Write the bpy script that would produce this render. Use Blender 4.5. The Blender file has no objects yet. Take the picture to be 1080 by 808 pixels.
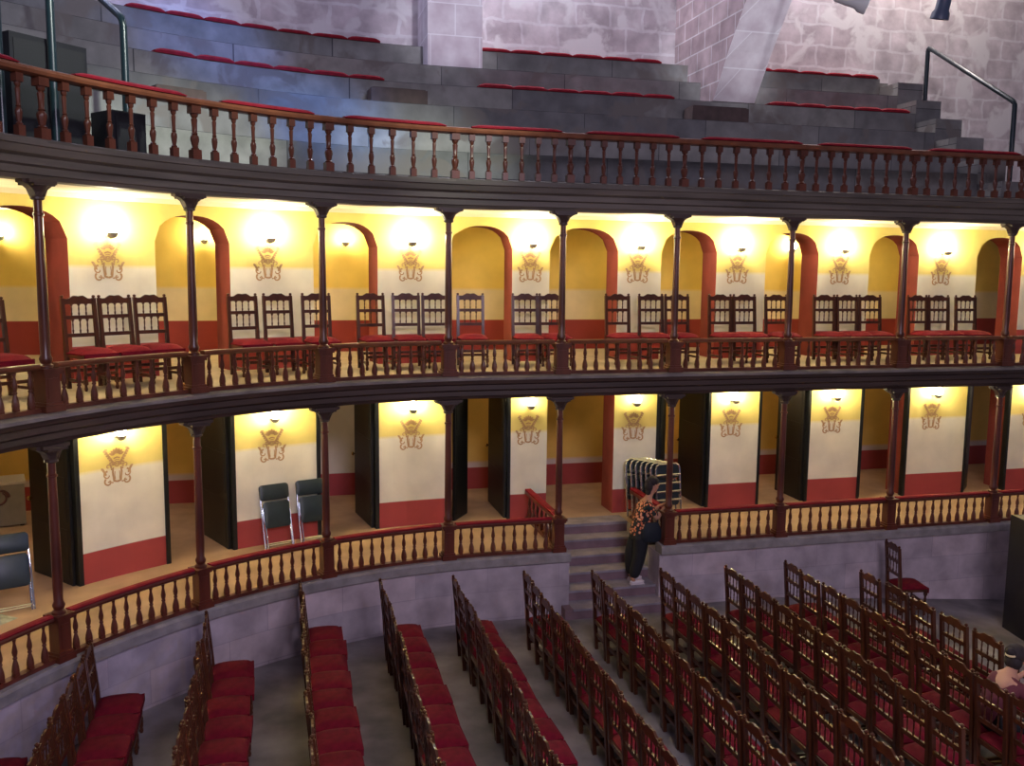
import bpy, bmesh, math, random
from mathutils import Vector, Matrix
random.seed(7)
D = bpy.data
SC = bpy.context.scene
COL = SC.collection
PI = math.pi

# ------------------------------------------------------------------ camera
cam_d = D.cameras.new('camera'); cam = D.objects.new('camera', cam_d); COL.objects.link(cam)
cam_d.sensor_width = 36.0; cam_d.lens = 32.0; cam_d.clip_start = 0.05; cam_d.clip_end = 200
YAW, PITCH, ROLL = math.radians(14.3), math.radians(7.03), math.radians(0.6)
cam.matrix_world = (Matrix.Translation((0, 0, 5.2)) @ Matrix.Rotation(-YAW, 4, 'Z')
                    @ Matrix.Rotation(PI/2 - PITCH, 4, 'X') @ Matrix.Rotation(ROLL, 4, 'Z'))
SC.camera = cam

# ------------------------------------------------------------------ look
SC.view_settings.view_transform = 'Standard'; SC.view_settings.look = 'None'
SC.view_settings.gamma = 1.0; SC.view_settings.use_curve_mapping = False
SC.view_settings.exposure = 0.45
LAMP_UP, LAMP_LOW, LAMP_DIM, LAMP_CORR = 330, 250, 80, 170
wd = D.worlds.new('hall_ambient'); SC.world = wd; wd.use_nodes = True
bgn = wd.node_tree.nodes['Background']
bgn.inputs['Color'].default_value = (0.52, 0.47, 0.66, 1); bgn.inputs['Strength'].default_value = 0.13

def spot(loc, target, color, power, size_deg, blend=0.8, radius=0.3):  # spots added for gallery brightness, tied to no fitting
    l = D.lights.new('added_spot', 'SPOT'); l.energy = power; l.color = color
    l.spot_size = math.radians(size_deg); l.spot_blend = blend; l.shadow_soft_size = radius
    o = D.objects.new('added_spot', l); COL.objects.link(o); o.location = loc
    o.rotation_euler = (Vector(target) - Vector(loc)).to_track_quat('-Z', 'Y').to_euler()
    return o
def area(loc, target, color, power, sx, sy):  # area lights added to lift brightness, without modelled lamps
    l = D.lights.new('added_area', 'AREA'); l.energy = power; l.color = color
    l.shape = 'RECTANGLE'; l.size = sx; l.size_y = sy
    o = D.objects.new('added_area', l); COL.objects.link(o); o.location = loc
    o.rotation_euler = (Vector(target) - Vector(loc)).to_track_quat('-Z', 'Y').to_euler()
    return o
area((3, -3, 8.5), (3.5, 12.8, 0.6), (0.86, 0.76, 1.0), 640, 5, 2)             # soft light added to brighten the pit, not an opening
spot((7, 2, 14), (0.9, 14.7, 7.6), (0.14, 0.34, 1.0), 9000, 10)       # blue wash on the left gallery
spot((7, 2, 14), (-1.0, 15.9, 8.9), (0.14, 0.30, 1.0), 7000, 10)
spot((9, 2, 12), (-5.6, 13.0, 9.3), (0.14, 0.30, 1.0), 2500, 14)
spot((4, 1, 14), (-2.9, 12.7, 7.0), (0.80, 0.88, 0.76), 8500, 13, 1.0)
spot((4, 1, 14), (-1.1, 13.8, 7.0), (0.80, 0.88, 0.76), 8500, 12, 1.0)
spot((4, 1, 14), (2.2, 14.3, 6.95), (0.80, 0.88, 0.76), 8500, 14, 1.0)
spot((5, 0, 13), (-2.6, 13.6, 8.2), (0.70, 0.74, 0.85), 1800, 34, 1.0)
spot((4, 2, 14), (3.1, 16.7, 9.9), (0.86, 0.86, 1.0), 3600, 10, 0.8)   # white beams on the two pillars
spot((7, 1, 14), (8.45, 15.7, 9.7), (0.90, 0.92, 1.0), 5500, 10, 0.8)
for wx, wy, wp, wc in ((-4.6, 13.9, 90, (0.55, 0.60, 1.0)), (-1.6, 15.8, 90, (0.68, 0.72, 1.0)), (4.2, 16.9, 300, (0.84, 0.86, 1.0)), (10.2, 16.9, 150, (0.95, 0.92, 1.0)), (13.4, 16.9, 190, (1.0, 0.88, 0.80))):
    area((wx, wy, 13.6), (wx + (wx-2.9)*0.05*(wx < 2.9), wy + 1.0, 9.3), wc, wp, 2.4, 0.5)   # washes added to brighten the masonry, no lamps there
spot((10, 3, 9), (-3.4, 11.2, 1.1), (0.2, 0.3, 1.0), 500, 18)
for lx, ly in ((-6.5, 12.5), (-3.6, 14.6), (-1.2, 15.7), (1.4, 15.9), (4.0, 15.9), (6.6, 15.9), (9.2, 15.9), (12.0, 15.9)):
    area((lx, ly, 3.38), (lx, ly, 0), (1.0, 0.78, 0.5), 10 if lx < -3 else 2.2, 0.35, 0.35)    # lights added at the lower corridor ceiling, no fittings
    area((lx, ly, 6.08), (lx, ly, 0), (1.0, 0.86, 0.55), 8, 0.35, 0.35)   # added light for the upper corridor, also without fittings

# ------------------------------------------------------------------ plan of the horseshoe (u runs along the balcony front)
R, CX, CY, TT = 6.75, 2.9, 6.03, 12.78
def pos(u, off, z=0.0):
    if u >= 0: return Vector((CX + u, TT + off, z))
    ph = -u / R
    return Vector((CX - (R + off)*math.sin(ph), CY + (R + off)*math.cos(ph), z))
def rot(u): return max(0.0, -u / R)
def frange(a, b, step):
    n = max(1, int(math.ceil((b - a)/step - 1e-6)))
    return [a + (b - a)*i/n for i in range(n + 1)]
WOFF, WTH, TBACK = 1.88, 0.55, 16.9
Z1, Z2, Z3 = 1.0, 3.70, 6.42
COLS = [-7.85, -6.03, -4.18, -2.40, -0.59, 1.10, 2.89, 4.82, 6.86, 8.90, 10.95]
PIERS = [(-8.6, -7.5), (-6.7, -5.6), (-4.66, -3.74), (-2.90, -1.90), (-1.10, -0.20), (0.82, 1.46), (2.67, 3.46),
         (4.50, 5.45), (6.50, 7.55), (8.60, 9.88), (10.9, 12.2)]

# ------------------------------------------------------------------ materials
def mat(name, color, rough=0.6, metal=0.0, vary=0.0, scale=6.0, bump=0.0, c2=None, spec=0.5, aniso=None, detail=4):
    m = D.materials.new(name); m.use_nodes = True
    nt = m.node_tree; b = nt.nodes['Principled BSDF']
    b.inputs['Roughness'].default_value = rough; b.inputs['Metallic'].default_value = metal
    b.inputs['Specular IOR Level'].default_value = spec
    b.inputs['Base Color'].default_value = (*color, 1)
    if vary or bump or c2:
        tc = nt.nodes.new('ShaderNodeTexCoord'); mp = nt.nodes.new('ShaderNodeMapping')
        nt.links.new(tc.outputs['Object'], mp.inputs['Vector'])
        if aniso: mp.inputs['Scale'].default_value = aniso
        nz = nt.nodes.new('ShaderNodeTexNoise'); nz.inputs['Scale'].default_value = scale; nz.inputs['Detail'].default_value = detail
        nt.links.new(mp.outputs['Vector'], nz.inputs['Vector'])
        rp = nt.nodes.new('ShaderNodeValToRGB'); rp.color_ramp.elements[0].position = 0.3; rp.color_ramp.elements[1].position = 0.7
        lo = tuple(c*(1 - vary) for c in color); hi = c2 if c2 else tuple(min(1, c*(1 + vary)) for c in color)
        rp.color_ramp.elements[0].color = (*lo, 1); rp.color_ramp.elements[1].color = (*hi, 1)
        nt.links.new(nz.outputs['Fac'], rp.inputs['Fac']); nt.links.new(rp.outputs['Color'], b.inputs['Base Color'])
        if bump:
            bp = nt.nodes.new('ShaderNodeBump'); bp.inputs['Strength'].default_value = bump; bp.inputs['Distance'].default_value = 0.02
            nt.links.new(nz.outputs['Fac'], bp.inputs['Height']); nt.links.new(bp.outputs['Normal'], b.inputs['Normal'])
    return m
def emit(name, color, strength):
    m = D.materials.new(name); m.use_nodes = True; nt = m.node_tree
    b = nt.nodes['Principled BSDF']; b.inputs['Base Color'].default_value = (*color, 1)
    b.inputs['Emission Color'].default_value = (*color, 1); b.inputs['Emission Strength'].default_value = strength
    return m
def banded(name, z_hi, z_lo, top, mid, low):
    """limewash in three painted bands, split at two heights"""
    m = D.materials.new(name); m.use_nodes = True; nt = m.node_tree; b = nt.nodes['Principled BSDF']
    b.inputs['Roughness'].default_value = 0.85
    g = nt.nodes.new('ShaderNodeNewGeometry'); sp = nt.nodes.new('ShaderNodeSeparateXYZ')
    nt.links.new(g.outputs['Position'], sp.inputs['Vector'])
    nz = nt.nodes.new('ShaderNodeTexNoise'); nz.inputs['Scale'].default_value = 2.2; nz.inputs['Detail'].default_value = 5
    nt.links.new(g.outputs['Position'], nz.inputs['Vector'])
    def step(z, soft):
        mr = nt.nodes.new('ShaderNodeMapRange'); mr.inputs['From Min'].default_value = z - soft; mr.inputs['From Max'].default_value = z + soft
        nt.links.new(sp.outputs['Z'], mr.inputs['Value']); return mr.outputs['Result']
    m1 = nt.nodes.new('ShaderNodeMixRGB'); m1.inputs[1].default_value = (*low, 1); m1.inputs[2].default_value = (*mid, 1)
    nt.links.new(step(z_lo, 0.006), m1.inputs[0])
    m2 = nt.nodes.new('ShaderNodeMixRGB'); m2.inputs[2].default_value = (*top, 1)
    nt.links.new(m1.outputs[0], m2.inputs[1]); nt.links.new(step(z_hi, 0.03), m2.inputs[0])
    m3 = nt.nodes.new('ShaderNodeMixRGB'); m3.blend_type = 'MULTIPLY'; m3.inputs[0].default_value = 0.35
    nt.links.new(m2.outputs[0], m3.inputs[1]); nt.links.new(nz.outputs['Fac'], m3.inputs[2])
    mm = nt.nodes.new('ShaderNodeMixRGB'); mm.blend_type = 'MULTIPLY'; mm.inputs[0].default_value = 1; mm.inputs[2].default_value = (1.2, 1.2, 1.2, 1)
    nt.links.new(m3.outputs[0], mm.inputs[1]); nt.links.new(mm.outputs[0], b.inputs['Base Color'])
    return m
def stone(name, c1, c2, mortar, bw=0.7, bh=0.33, msize=0.015, curved=False, plaster=None, rough=0.9, offz=0.0, wob=0.0):
    """ashlar blocks laid along the wall, with patches of old plaster"""
    m = D.materials.new(name); m.use_nodes = True; nt = m.node_tree; b = nt.nodes['Principled BSDF']
    b.inputs['Roughness'].default_value = rough; N = nt.nodes.new; Lk = nt.links.new
    if curved:
        uv = N('ShaderNodeUVMap'); uv.uv_map = 'UVMap'; vec = uv.outputs['UV']
    else:
        tc = N('ShaderNodeTexCoord'); sp = N('ShaderNodeSeparateXYZ'); Lk(tc.outputs['Object'], sp.inputs[0])
        ad = N('ShaderNodeMath'); Lk(sp.outputs['X'], ad.inputs[0]); Lk(sp.outputs['Y'], ad.inputs[1])
        cb = N('ShaderNodeCombineXYZ'); Lk(ad.outputs[0], cb.inputs['X']); Lk(sp.outputs['Z'], cb.inputs['Y']); vec = cb.outputs[0]
    if wob:
        gq = N('ShaderNodeNewGeometry'); nq = N('ShaderNodeTexNoise'); nq.inputs['Scale'].default_value = 1.7; nq.inputs['Detail'].default_value = 4
        Lk(gq.outputs['Position'], nq.inputs['Vector']); vs_ = N('ShaderNodeVectorMath'); vs_.operation = 'SUBTRACT'; vs_.inputs[1].default_value = (0.5, 0.5, 0.5)
        Lk(nq.outputs['Color'], vs_.inputs[0]); v2 = N('ShaderNodeVectorMath'); v2.operation = 'SCALE'; v2.inputs['Scale'].default_value = wob; Lk(vs_.outputs[0], v2.inputs[0])
        v3 = N('ShaderNodeVectorMath'); v3.operation = 'ADD'; Lk(vec, v3.inputs[0]); Lk(v2.outputs[0], v3.inputs[1]); vec = v3.outputs[0]
    br = N('ShaderNodeTexBrick'); Lk(vec, br.inputs['Vector'])
    br.inputs['Color1'].default_value = (*c1, 1); br.inputs['Color2'].default_value = (*c2, 1); br.inputs['Mortar'].default_value = (*mortar, 1)
    br.inputs['Scale'].default_value = 1.0; br.inputs['Brick Width'].default_value = bw; br.inputs['Row Height'].default_value = bh
    br.inputs['Mortar Size'].default_value = msize; br.inputs['Mortar Smooth'].default_value = 0.3; br.inputs['Bias'].default_value = 0.0
    g = N('ShaderNodeNewGeometry'); nz = N('ShaderNodeTexNoise'); nz.inputs['Scale'].default_value = 3.0; nz.inputs['Detail'].default_value = 8
    Lk(g.outputs['Position'], nz.inputs['Vector'])
    mx = N('ShaderNodeMixRGB'); mx.blend_type = 'OVERLAY'; mx.inputs[0].default_value = 0.6
    Lk(br.outputs['Color'], mx.inputs[1]); Lk(nz.outputs['Fac'], mx.inputs[2]); out = mx.outputs[0]
    if plaster:
        n2 = N('ShaderNodeTexNoise'); n2.inputs['Scale'].default_value = 1.6; n2.inputs['Detail'].default_value = 7; n2.inputs['Distortion'].default_value = 0.6
        Lk(g.outputs['Position'], n2.inputs['Vector'])
        rp = N('ShaderNodeValToRGB'); rp.color_ramp.elements[0].position = 0.52; rp.color_ramp.elements[1].position = 0.60
        Lk(n2.outputs['Fac'], rp.inputs['Fac'])
        mp_ = N('ShaderNodeMixRGB'); mp_.inputs[2].default_value = (*plaster, 1); Lk(rp.outputs['Color'], mp_.inputs[0]); Lk(out, mp_.inputs[1]); out = mp_.outputs[0]
    Lk(out, b.inputs['Base Color'])
    bp = N('ShaderNodeBump'); bp.inputs['Strength'].default_value = 0.5; bp.inputs['Distance'].default_value = 0.02
    Lk(nz.outputs['Fac'], bp.inputs['Height']); Lk(bp.outputs['Normal'], b.inputs['Normal'])
    return m

YEL, CRM, RED = (0.80, 0.66, 0.20), (0.84, 0.80, 0.64), (0.40, 0.060, 0.055)
M = {}
M['wall1'] = banded('paint_lower_tier', 2.50, 1.42, YEL, CRM, RED)
M['wall2'] = banded('paint_upper_tier', 5.20, 4.17, YEL, CRM, RED)
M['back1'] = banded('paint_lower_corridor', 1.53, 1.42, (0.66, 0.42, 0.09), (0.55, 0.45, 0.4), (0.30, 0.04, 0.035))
M['back1c'] = banded('paint_unlit_cream_corridor', 9.0, 1.42, YEL, (0.62, 0.58, 0.50), (0.34, 0.05, 0.06))  # cream paint, greyed in the colour to look unlit
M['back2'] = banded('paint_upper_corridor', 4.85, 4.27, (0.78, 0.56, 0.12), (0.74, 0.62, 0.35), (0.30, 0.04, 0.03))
M['terracotta'] = mat('terracotta_paint', (0.27, 0.048, 0.032), 0.8, vary=0.15, scale=3)
M['yellow'] = mat('yellow_reveal', YEL, 0.85, vary=0.08, scale=3)
M['ceiling'] = mat('cream_ceiling', (0.82, 0.74, 0.52), 0.9, vary=0.05, scale=3)
M['wood'] = mat('reddish_varnished_wood', (0.10, 0.028, 0.014), 0.32, vary=0.4, scale=5, aniso=(1, 1, 0.25))
M['woodlow'] = mat('red_brown_wood', (0.105, 0.024, 0.013), 0.38, vary=0.4, scale=5, aniso=(1, 1, 0.25))
M['rail'] = mat('worn_handrail_wood', (0.15, 0.05, 0.022), 0.3, vary=0.35, scale=4)
M['fascia'] = mat('aged_fascia_wood', (0.105, 0.085, 0.066), 0.6, vary=0.35, scale=3, aniso=(0.3, 0.3, 3))
M['fascia2'] = mat('dark_fascia_wood', (0.055, 0.032, 0.024), 0.5, vary=0.35, scale=3, aniso=(0.3, 0.3, 3))
M['ledge'] = mat('dusty_grey_ledge', (0.19, 0.16, 0.14), 0.8, vary=0.25, scale=4)
M['chair'] = mat('dark_varnished_chair_wood', (0.075, 0.022, 0.009), 0.30, vary=0.35, scale=7, aniso=(1, 1, 0.3))
M['seat'] = mat('crimson_velvet', (0.150, 0.003, 0.014), 0.85, vary=0.18, scale=14, spec=0.2)
M['velvet'] = mat('red_velvet_trim', (0.22, 0.008, 0.018), 0.8, vary=0.2, scale=9, spec=0.2)
M['black'] = mat('black_painted_door', (0.007, 0.008, 0.007), 0.45, vary=0.3, scale=4)
M['blackpad'] = mat('black_vinyl', (0.016, 0.028, 0.032), 0.4, vary=0.2, scale=6)
M['chrome'] = mat('chrome_tube', (0.8, 0.85, 0.9), 0.18, metal=1.0)
M['brass'] = mat('brass_stud', (0.8, 0.6, 0.25), 0.25, metal=1.0)
M['pipe'] = mat('dark_green_pipe', (0.008, 0.02, 0.026), 0.3, metal=0.0)
M['floor1'] = mat('tan_clay_floor', (0.44, 0.29, 0.18), 0.7, vary=0.16, scale=2.5, bump=0.05)
M['floor2'] = mat('cream_clay_floor', (0.48, 0.40, 0.27), 0.7, vary=0.14, scale=2.5)
M['pit'] = mat('worn_grey_pit_floor', (0.20, 0.18, 0.18), 0.75, vary=0.3, scale=1.6, c2=(0.36, 0.32, 0.31), bump=0.15, detail=10)
M['pitwall'] = stone('smooth_stone_facing', (0.40, 0.34, 0.37), (0.52, 0.42, 0.44), (0.36, 0.30, 0.33), 1.1, 0.42, 0.006, curved=True)
M['coping'] = mat('grey_stone_coping', (0.27, 0.24, 0.23), 0.85, vary=0.25, scale=5, bump=0.3)
M['step'] = mat('lilac_grey_stone_tread', (0.27, 0.24, 0.27), 0.85, vary=0.25, scale=4, bump=0.2)
M['riser'] = mat('rosy_stone_riser', (0.20, 0.125, 0.14), 0.85, vary=0.2, scale=4, bump=0.2)
M['terrace'] = stone('terrace_stone', (0.13, 0.13, 0.135), (0.24, 0.235, 0.22), (0.06, 0.06, 0.065), 2.3, 0.45, 0.008, curved=True, plaster=(0.16, 0.145, 0.135), offz=0.1)
M['gwall'] = stone('old_gallery_masonry', (0.42, 0.36, 0.38), (0.50, 0.44, 0.46), (0.55, 0.51, 0.53), 0.72, 0.44, 0.03, curved=True, plaster=(0.60, 0.565, 0.57), wob=0.22)
M['pillar'] = stone('pale_ashlar', (0.60, 0.53, 0.56), (0.66, 0.59, 0.63), (0.76, 0.72, 0.75), 0.9, 0.55, 0.012)
M['flank'] = stone('rosy_rubble_flank', (0.30, 0.22, 0.23), (0.38, 0.29, 0.30), (0.50, 0.45, 0.46), 0.6, 0.35, 0.015)
M['plinth'] = mat('dark_brown_plinth', (0.07, 0.045, 0.04), 0.7, vary=0.3, scale=5)
M['stencil'] = mat('brown_stencil_paint', (0.52, 0.32, 0.15), 0.85, vary=0.15, scale=20)
M['globe'] = emit('lit_globe_glass', (1.0, 0.87, 0.60), 1.0)
M['bowl'] = mat('pewter_bowl', (0.45, 0.43, 0.38), 0.35, metal=0.7)
M['darkbox'] = mat('black_cabinet', (0.005, 0.005, 0.009), 0.5, vary=0.3, scale=4)
M['grille'] = mat('speaker_grille', (0.006, 0.006, 0.009), 0.6, vary=0.4, scale=60)

def emis_mat(name, k):
    m = M['globe'].copy(); m.name = name
    m.node_tree.nodes['Principled BSDF'].inputs['Emission Strength'].default_value = k; return m
M['globe_up'] = emis_mat('bright_lamp_globe', LAMP_UP)
M['globe_low'] = emis_mat('lower_lamp_globe', LAMP_LOW)
M['globe_dim'] = emis_mat('soft_lamp_globe', LAMP_DIM)
M['globe_corr'] = emis_mat('corridor_lamp_globe', LAMP_CORR)

# ------------------------------------------------------------------ mesh helpers
class MB:
    def __init__(s): s.v = []; s.f = []; s.mi = []; s.uv = []; s.mats = []; s.cur = 0
    def use(s, i): s.cur = i; return s
    def add(s, vs, fs, uvs=None):
        b = len(s.v); s.v += [tuple(v) for v in vs]
        for k, f in enumerate(fs):
            s.f.append([b + i for i in f]); s.mi.append(s.cur); s.uv.append(uvs[k] if uvs else None)
        return s
    def box(s, x0, x1, y0, y1, z0, z1, m=None):
        vs = [Vector(p) for p in ((x0,y0,z0),(x1,y0,z0),(x1,y1,z0),(x0,y1,z0),(x0,y0,z1),(x1,y0,z1),(x1,y1,z1),(x0,y1,z1))]
        if m: vs = [m @ v for v in vs]
        return s.add(vs, [(0,3,2,1),(4,5,6,7),(0,1,5,4),(1,2,6,5),(2,3,7,6),(3,0,4,7)])
    def rings(s, rs, closed_ends=True):
        n = len(rs[0]); vs = [p for r in rs for p in r]; fs = []
        for i in range(len(rs)-1):
            for j in range(n):
                k = (j+1) % n; fs.append((i*n+j, i*n+k, (i+1)*n+k, (i+1)*n+j))
        if closed_ends: fs.append(tuple(reversed(range(n)))); fs.append(tuple((len(rs)-1)*n + j for j in range(n)))
        return s.add(vs, fs)
    def lathe(s, prof, x=0, y=0, n=12, sq=None, ax=None):
        """prof: list of (radius, z); z up. ax = matrix"""
        rs = []
        for r, z in prof:
            ring = []
            for j in range(n):
                a = 2*PI*j/n + (PI/n)
                ring.append(Vector((x + r*math.cos(a), y + r*math.sin(a), z)))
            if ax: ring = [ax @ p for p in ring]
            rs.append(ring)
        return s.rings(rs)
    def tube(s, pts, r, n=8):
        pts = [Vector(p) for p in pts]; rs = []; up = Vector((0.13, 0.21, 1)).normalized()
        for i, p in enumerate(pts):
            d = ((pts[min(i+1, len(pts)-1)] - p).normalized() + (p - pts[max(i-1, 0)]).normalized())
            d = d.normalized()
            a = d.cross(up)
            if a.length < 0.2: a = d.cross(Vector((1, 0, 0)))
            a.normalize(); b = d.cross(a).normalized()
            rr = r[i] if isinstance(r, (list, tuple)) else r
            rs.append([p + a*rr*math.cos(2*PI*j/n) + b*rr*math.sin(2*PI*j/n) for j in range(n)])
        return s.rings(rs)
    def sweep(s, prof, u0, u1, step=0.25, caps=True):
        """closed profile of (off, z) swept along the balcony curve"""
        us = frange(u0, u1, step); n = len(prof); vs = []; fs = []; uvs = []
        for u in us:
            for o, z in prof: vs.append(pos(u, o, z))
        per = [0]
        for j in range(n):
            a, b = prof[j], prof[(j+1) % n]; per.append(per[-1] + math.hypot(a[0]-b[0], a[1]-b[1]))
        for i in range(len(us)-1):
            for j in range(n):
                k = (j+1) % n; fs.append((i*n+j, (i+1)*n+j, (i+1)*n+k, i*n+k))
                a, b = prof[j], prof[k]
                def tv(p, q): return q[1] + (p[0]*0.7)
                va, vb = tv(a, a), tv(b, b)
                uvs.append([(us[i], va), (us[i+1], va), (us[i+1], vb), (us[i], vb)])
        if caps:
            fs.append(tuple(range(n))); uvs.append([(p[0]*1.0, p[1]) for p in prof])
            fs.append(tuple(reversed([(len(us)-1)*n + j for j in range(n)]))); uvs.append([(p[0], p[1]) for p in reversed(prof)])
        return s.add(vs, fs, uvs)
    def build(s, name, m, root=None, smooth=False, world=False):
        me = D.meshes.new(name); vs = s.v
        if world and root is not None:
            inv = root['_m'] if False else MATS[root.name].inverted(); vs = [inv @ Vector(v) for v in vs]
        me.from_pydata([tuple(v) for v in vs], [], s.f)
        for mm in (m if isinstance(m, (list, tuple)) else [m]): me.materials.append(mm)
        for p, i in zip(me.polygons, s.mi): p.material_index = i
        if any(q for q in s.uv):
            uvl = me.uv_layers.new(name='UVMap')
            for p, q in zip(me.polygons, s.uv):
                if q:
                    for li, c in zip(p.loop_indices, q): uvl.data[li].uv = c
        bm = bmesh.new(); bm.from_mesh(me); bmesh.ops.recalc_face_normals(bm, faces=bm.faces); bm.to_mesh(me); bm.free()
        if smooth:
            for p in me.polygons: p.use_smooth = True
            try: me.set_sharp_from_angle(angle=math.radians(40))
            except Exception: pass
        o = D.objects.new(name, me); COL.objects.link(o)
        if root is not None: o.parent = root
        return o
MATS = {}
def tag(o, label=None, cat=None, group=None, kind=None):
    if label: o['label'] = label
    if cat: o['category'] = cat
    if group: o['group'] = group
    if kind: o['kind'] = kind
    return o
def struct(o): o['kind'] = 'structure'; return o
def empty(name, loc=(0,0,0), rz=0.0):
    o = D.objects.new(name, None); COL.objects.link(o); o.location = loc; o.rotation_euler = (0, 0, rz)
    o.empty_display_size = 0.1
    MATS[o.name] = Matrix.Translation(Vector(loc)) @ Matrix.Rotation(rz, 4, 'Z')
    return o
def copy_tree(o, parent=None):
    c = o.copy(); COL.objects.link(c)
    if parent: c.parent = parent
    for ch in [x for x in KIDS.get(o.name, [])]: copy_tree(ch, c)
    return c
KIDS = {}
def register(root):
    KIDS[root.name] = [x for x in D.objects if x.parent == root]
    for x in KIDS[root.name]: register(x)
def place(proto, used, loc, rz):
    if not used: o = proto
    else: o = copy_tree(proto)
    o.location = loc; o.rotation_euler = (0, 0, rz)
    return o
ORD = ['zeroth','first','second','third','fourth','fifth','sixth','seventh','eighth','ninth','tenth','eleventh','twelfth','thirteenth','fourteenth','fifteenth','sixteenth']

# ------------------------------------------------------------------ the shell
def slab(z0, z1, off0, m_top, m_bot, name, ext=TBACK, u0=-9.6, u1=12.4):
    """floor plate between the balcony front and the straight rear wall"""
    b = MB(); us = frange(u0, u1, 0.3); top = []; bot = []
    def outer(u):
        p = pos(u, off0); 
        if u >= 0: return Vector((p.x, ext, 0))
        ph = -u/R; d = Vector((-math.sin(ph), math.cos(ph), 0)); k = (ext - p.y)/d.y if d.y > 0.05 else 99
        k2 = (-9.0 - p.x)/d.x if d.x < -0.01 else 99
        return p + d*min(k, k2)
    vs = []
    for u in us:
        i, o = pos(u, off0), outer(u)
        vs += [(i.x,i.y,z1),(o.x,o.y,z1),(o.x,o.y,z0),(i.x,i.y,z0)]
    fs_t = []; fs_b = []; fs_o = []
    for k in range(len(us)-1):
        a, c = 4*k, 4*k+4
        fs_t.append((a, a+1, c+1, c)); fs_b.append((a+3, c+3, c+2, a+2)); fs_o += [(a+1, a+2, c+2, c+1), (a, c, c+3, a+3)]
    b.add(vs, fs_t); base = len(b.v)
    b.use(1); 
    n = len(us)-1
    b.add(vs, fs_b + fs_o)
    return struct(b.build(name, [m_top, m_bot]))
slab(0.55, Z1, 0.08, M['floor1'], M['coping'], 'floor_lower_tier')
slab(3.42, Z2, 0.10, M['floor2'], M['ceiling'], 'floor_upper_tier')
slab(6.12, 6.40, 0.10, M['terrace'], M['ceiling'], 'ceiling_upper_tier')

# pit floor, falling gently towards the stage beyond the front row
def pit_z(s): return 0.0 if s < 7.6 else -0.09*(s - 7.6)
b = MB()
b.add([(-9.5,-4,0),(7.6,-4,0),(7.6,13.2,0),(-9.5,13.2,0),(16,-4,pit_z(16)),(16,13.2,pit_z(16))], [(0,1,2,3),(1,4,5,2)])
struct(b.build('floor', M['pit']))

# stone face below the lower tier, with coping; open where the stair is (u 1.25 .. 2.78)
ST0, ST1 = 1.27, 2.74
for k, (a, c) in enumerate([(-9.6, ST0), (ST1, 12.4)]):
    b = MB(); b.sweep([(-0.06, -0.6), (-0.06, 0.86), (0.4, 0.86), (0.4, -0.6)], a, c, 0.3)
    struct(b.build('wall_pit_' + ('left', 'right')[k], M['pitwall']))
    b = MB(); b.sweep([(-0.14, 0.86), (-0.14, 0.97), (-0.11, Z1), (0.11, Z1+0.003), (0.11, 0.86)], a, c, 0.3)
    struct(b.build('trim_coping_' + ('left', 'right')[k], M['coping']))

# stone staircase
root = tag(empty('stone_staircase', (CX + (ST0+ST1)/2, 12.8, 0)), 'worn stone steps climbing from the stalls to the lower tier doorway', 'staircase')
noses = [(1.0, 14.12), (0.83, 13.80), (0.665, 13.48), (0.50, 13.16), (0.333, 12.83), (0.167, 12.50)]
sx0, sx1 = CX+ST0, CX+ST1
for i, (z, t) in enumerate(noses):
    if z == 1.0: continue
    tb = noses[i-1][1] + 0.02
    st = MB(); x0, x1 = sx0+0.003, sx1-0.003
    if i == 5: st.box(sx0-0.12, sx1+0.14, t+0.01, 12.70, 0, z-0.003)
    st.box(x0, x1, t+0.015, tb, z-0.165, z-0.035)
    st.use(1).box(x0, x1, t-0.01, tb, z-0.035, z)
    st.build('step', [M['riser'], M['step']], root, world=True)
# side cheeks of the stair and its landing riser
b = MB(); b.box(sx0-0.35, sx0, 13.19, 14.66, 0.0, 0.995); struct(b.build('wall_stair_left', M['coping']))
b = MB(); b.box(sx1, sx1+0.30, 13.19, 14.66, 0.0, 0.995); struct(b.build('wall_stair_right', M['coping']))
# the lower floor is cut back over the stair: boolean-free, built as a recess cutter
def cut(obname, x0, x1, y0, y1, z0, z1):
    o = D.objects[obname]; bm = bmesh.new(); bm.from_mesh(o.data)
    for co, no in (((x0,0,0),(1,0,0)), ((x1,0,0),(1,0,0)), ((0,y1,0),(0,1,0))):
        bmesh.ops.bisect_plane(bm, geom=bm.verts[:]+bm.edges[:]+bm.faces[:], plane_co=co, plane_no=no)
    kill = [f for f in bm.faces if x0 < f.calc_center_median().x < x1 and y0 < f.calc_center_median().y < y1]
    bmesh.ops.delete(bm, geom=kill, context='FACES')
    bm.to_mesh(o.data); bm.free()
cut('floor_lower_tier', sx0, sx1, 12.0, 14.12, 0, 2)
b = MB(); b.box(sx0, sx1, 14.12, 14.5, 0.8, 0.96); b.use(1).box(sx0, sx1, 14.105, 14.5, 0.955, 1.004)
struct(b.build('trim_stair_landing', [M['riser'], M['step']]))

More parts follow.
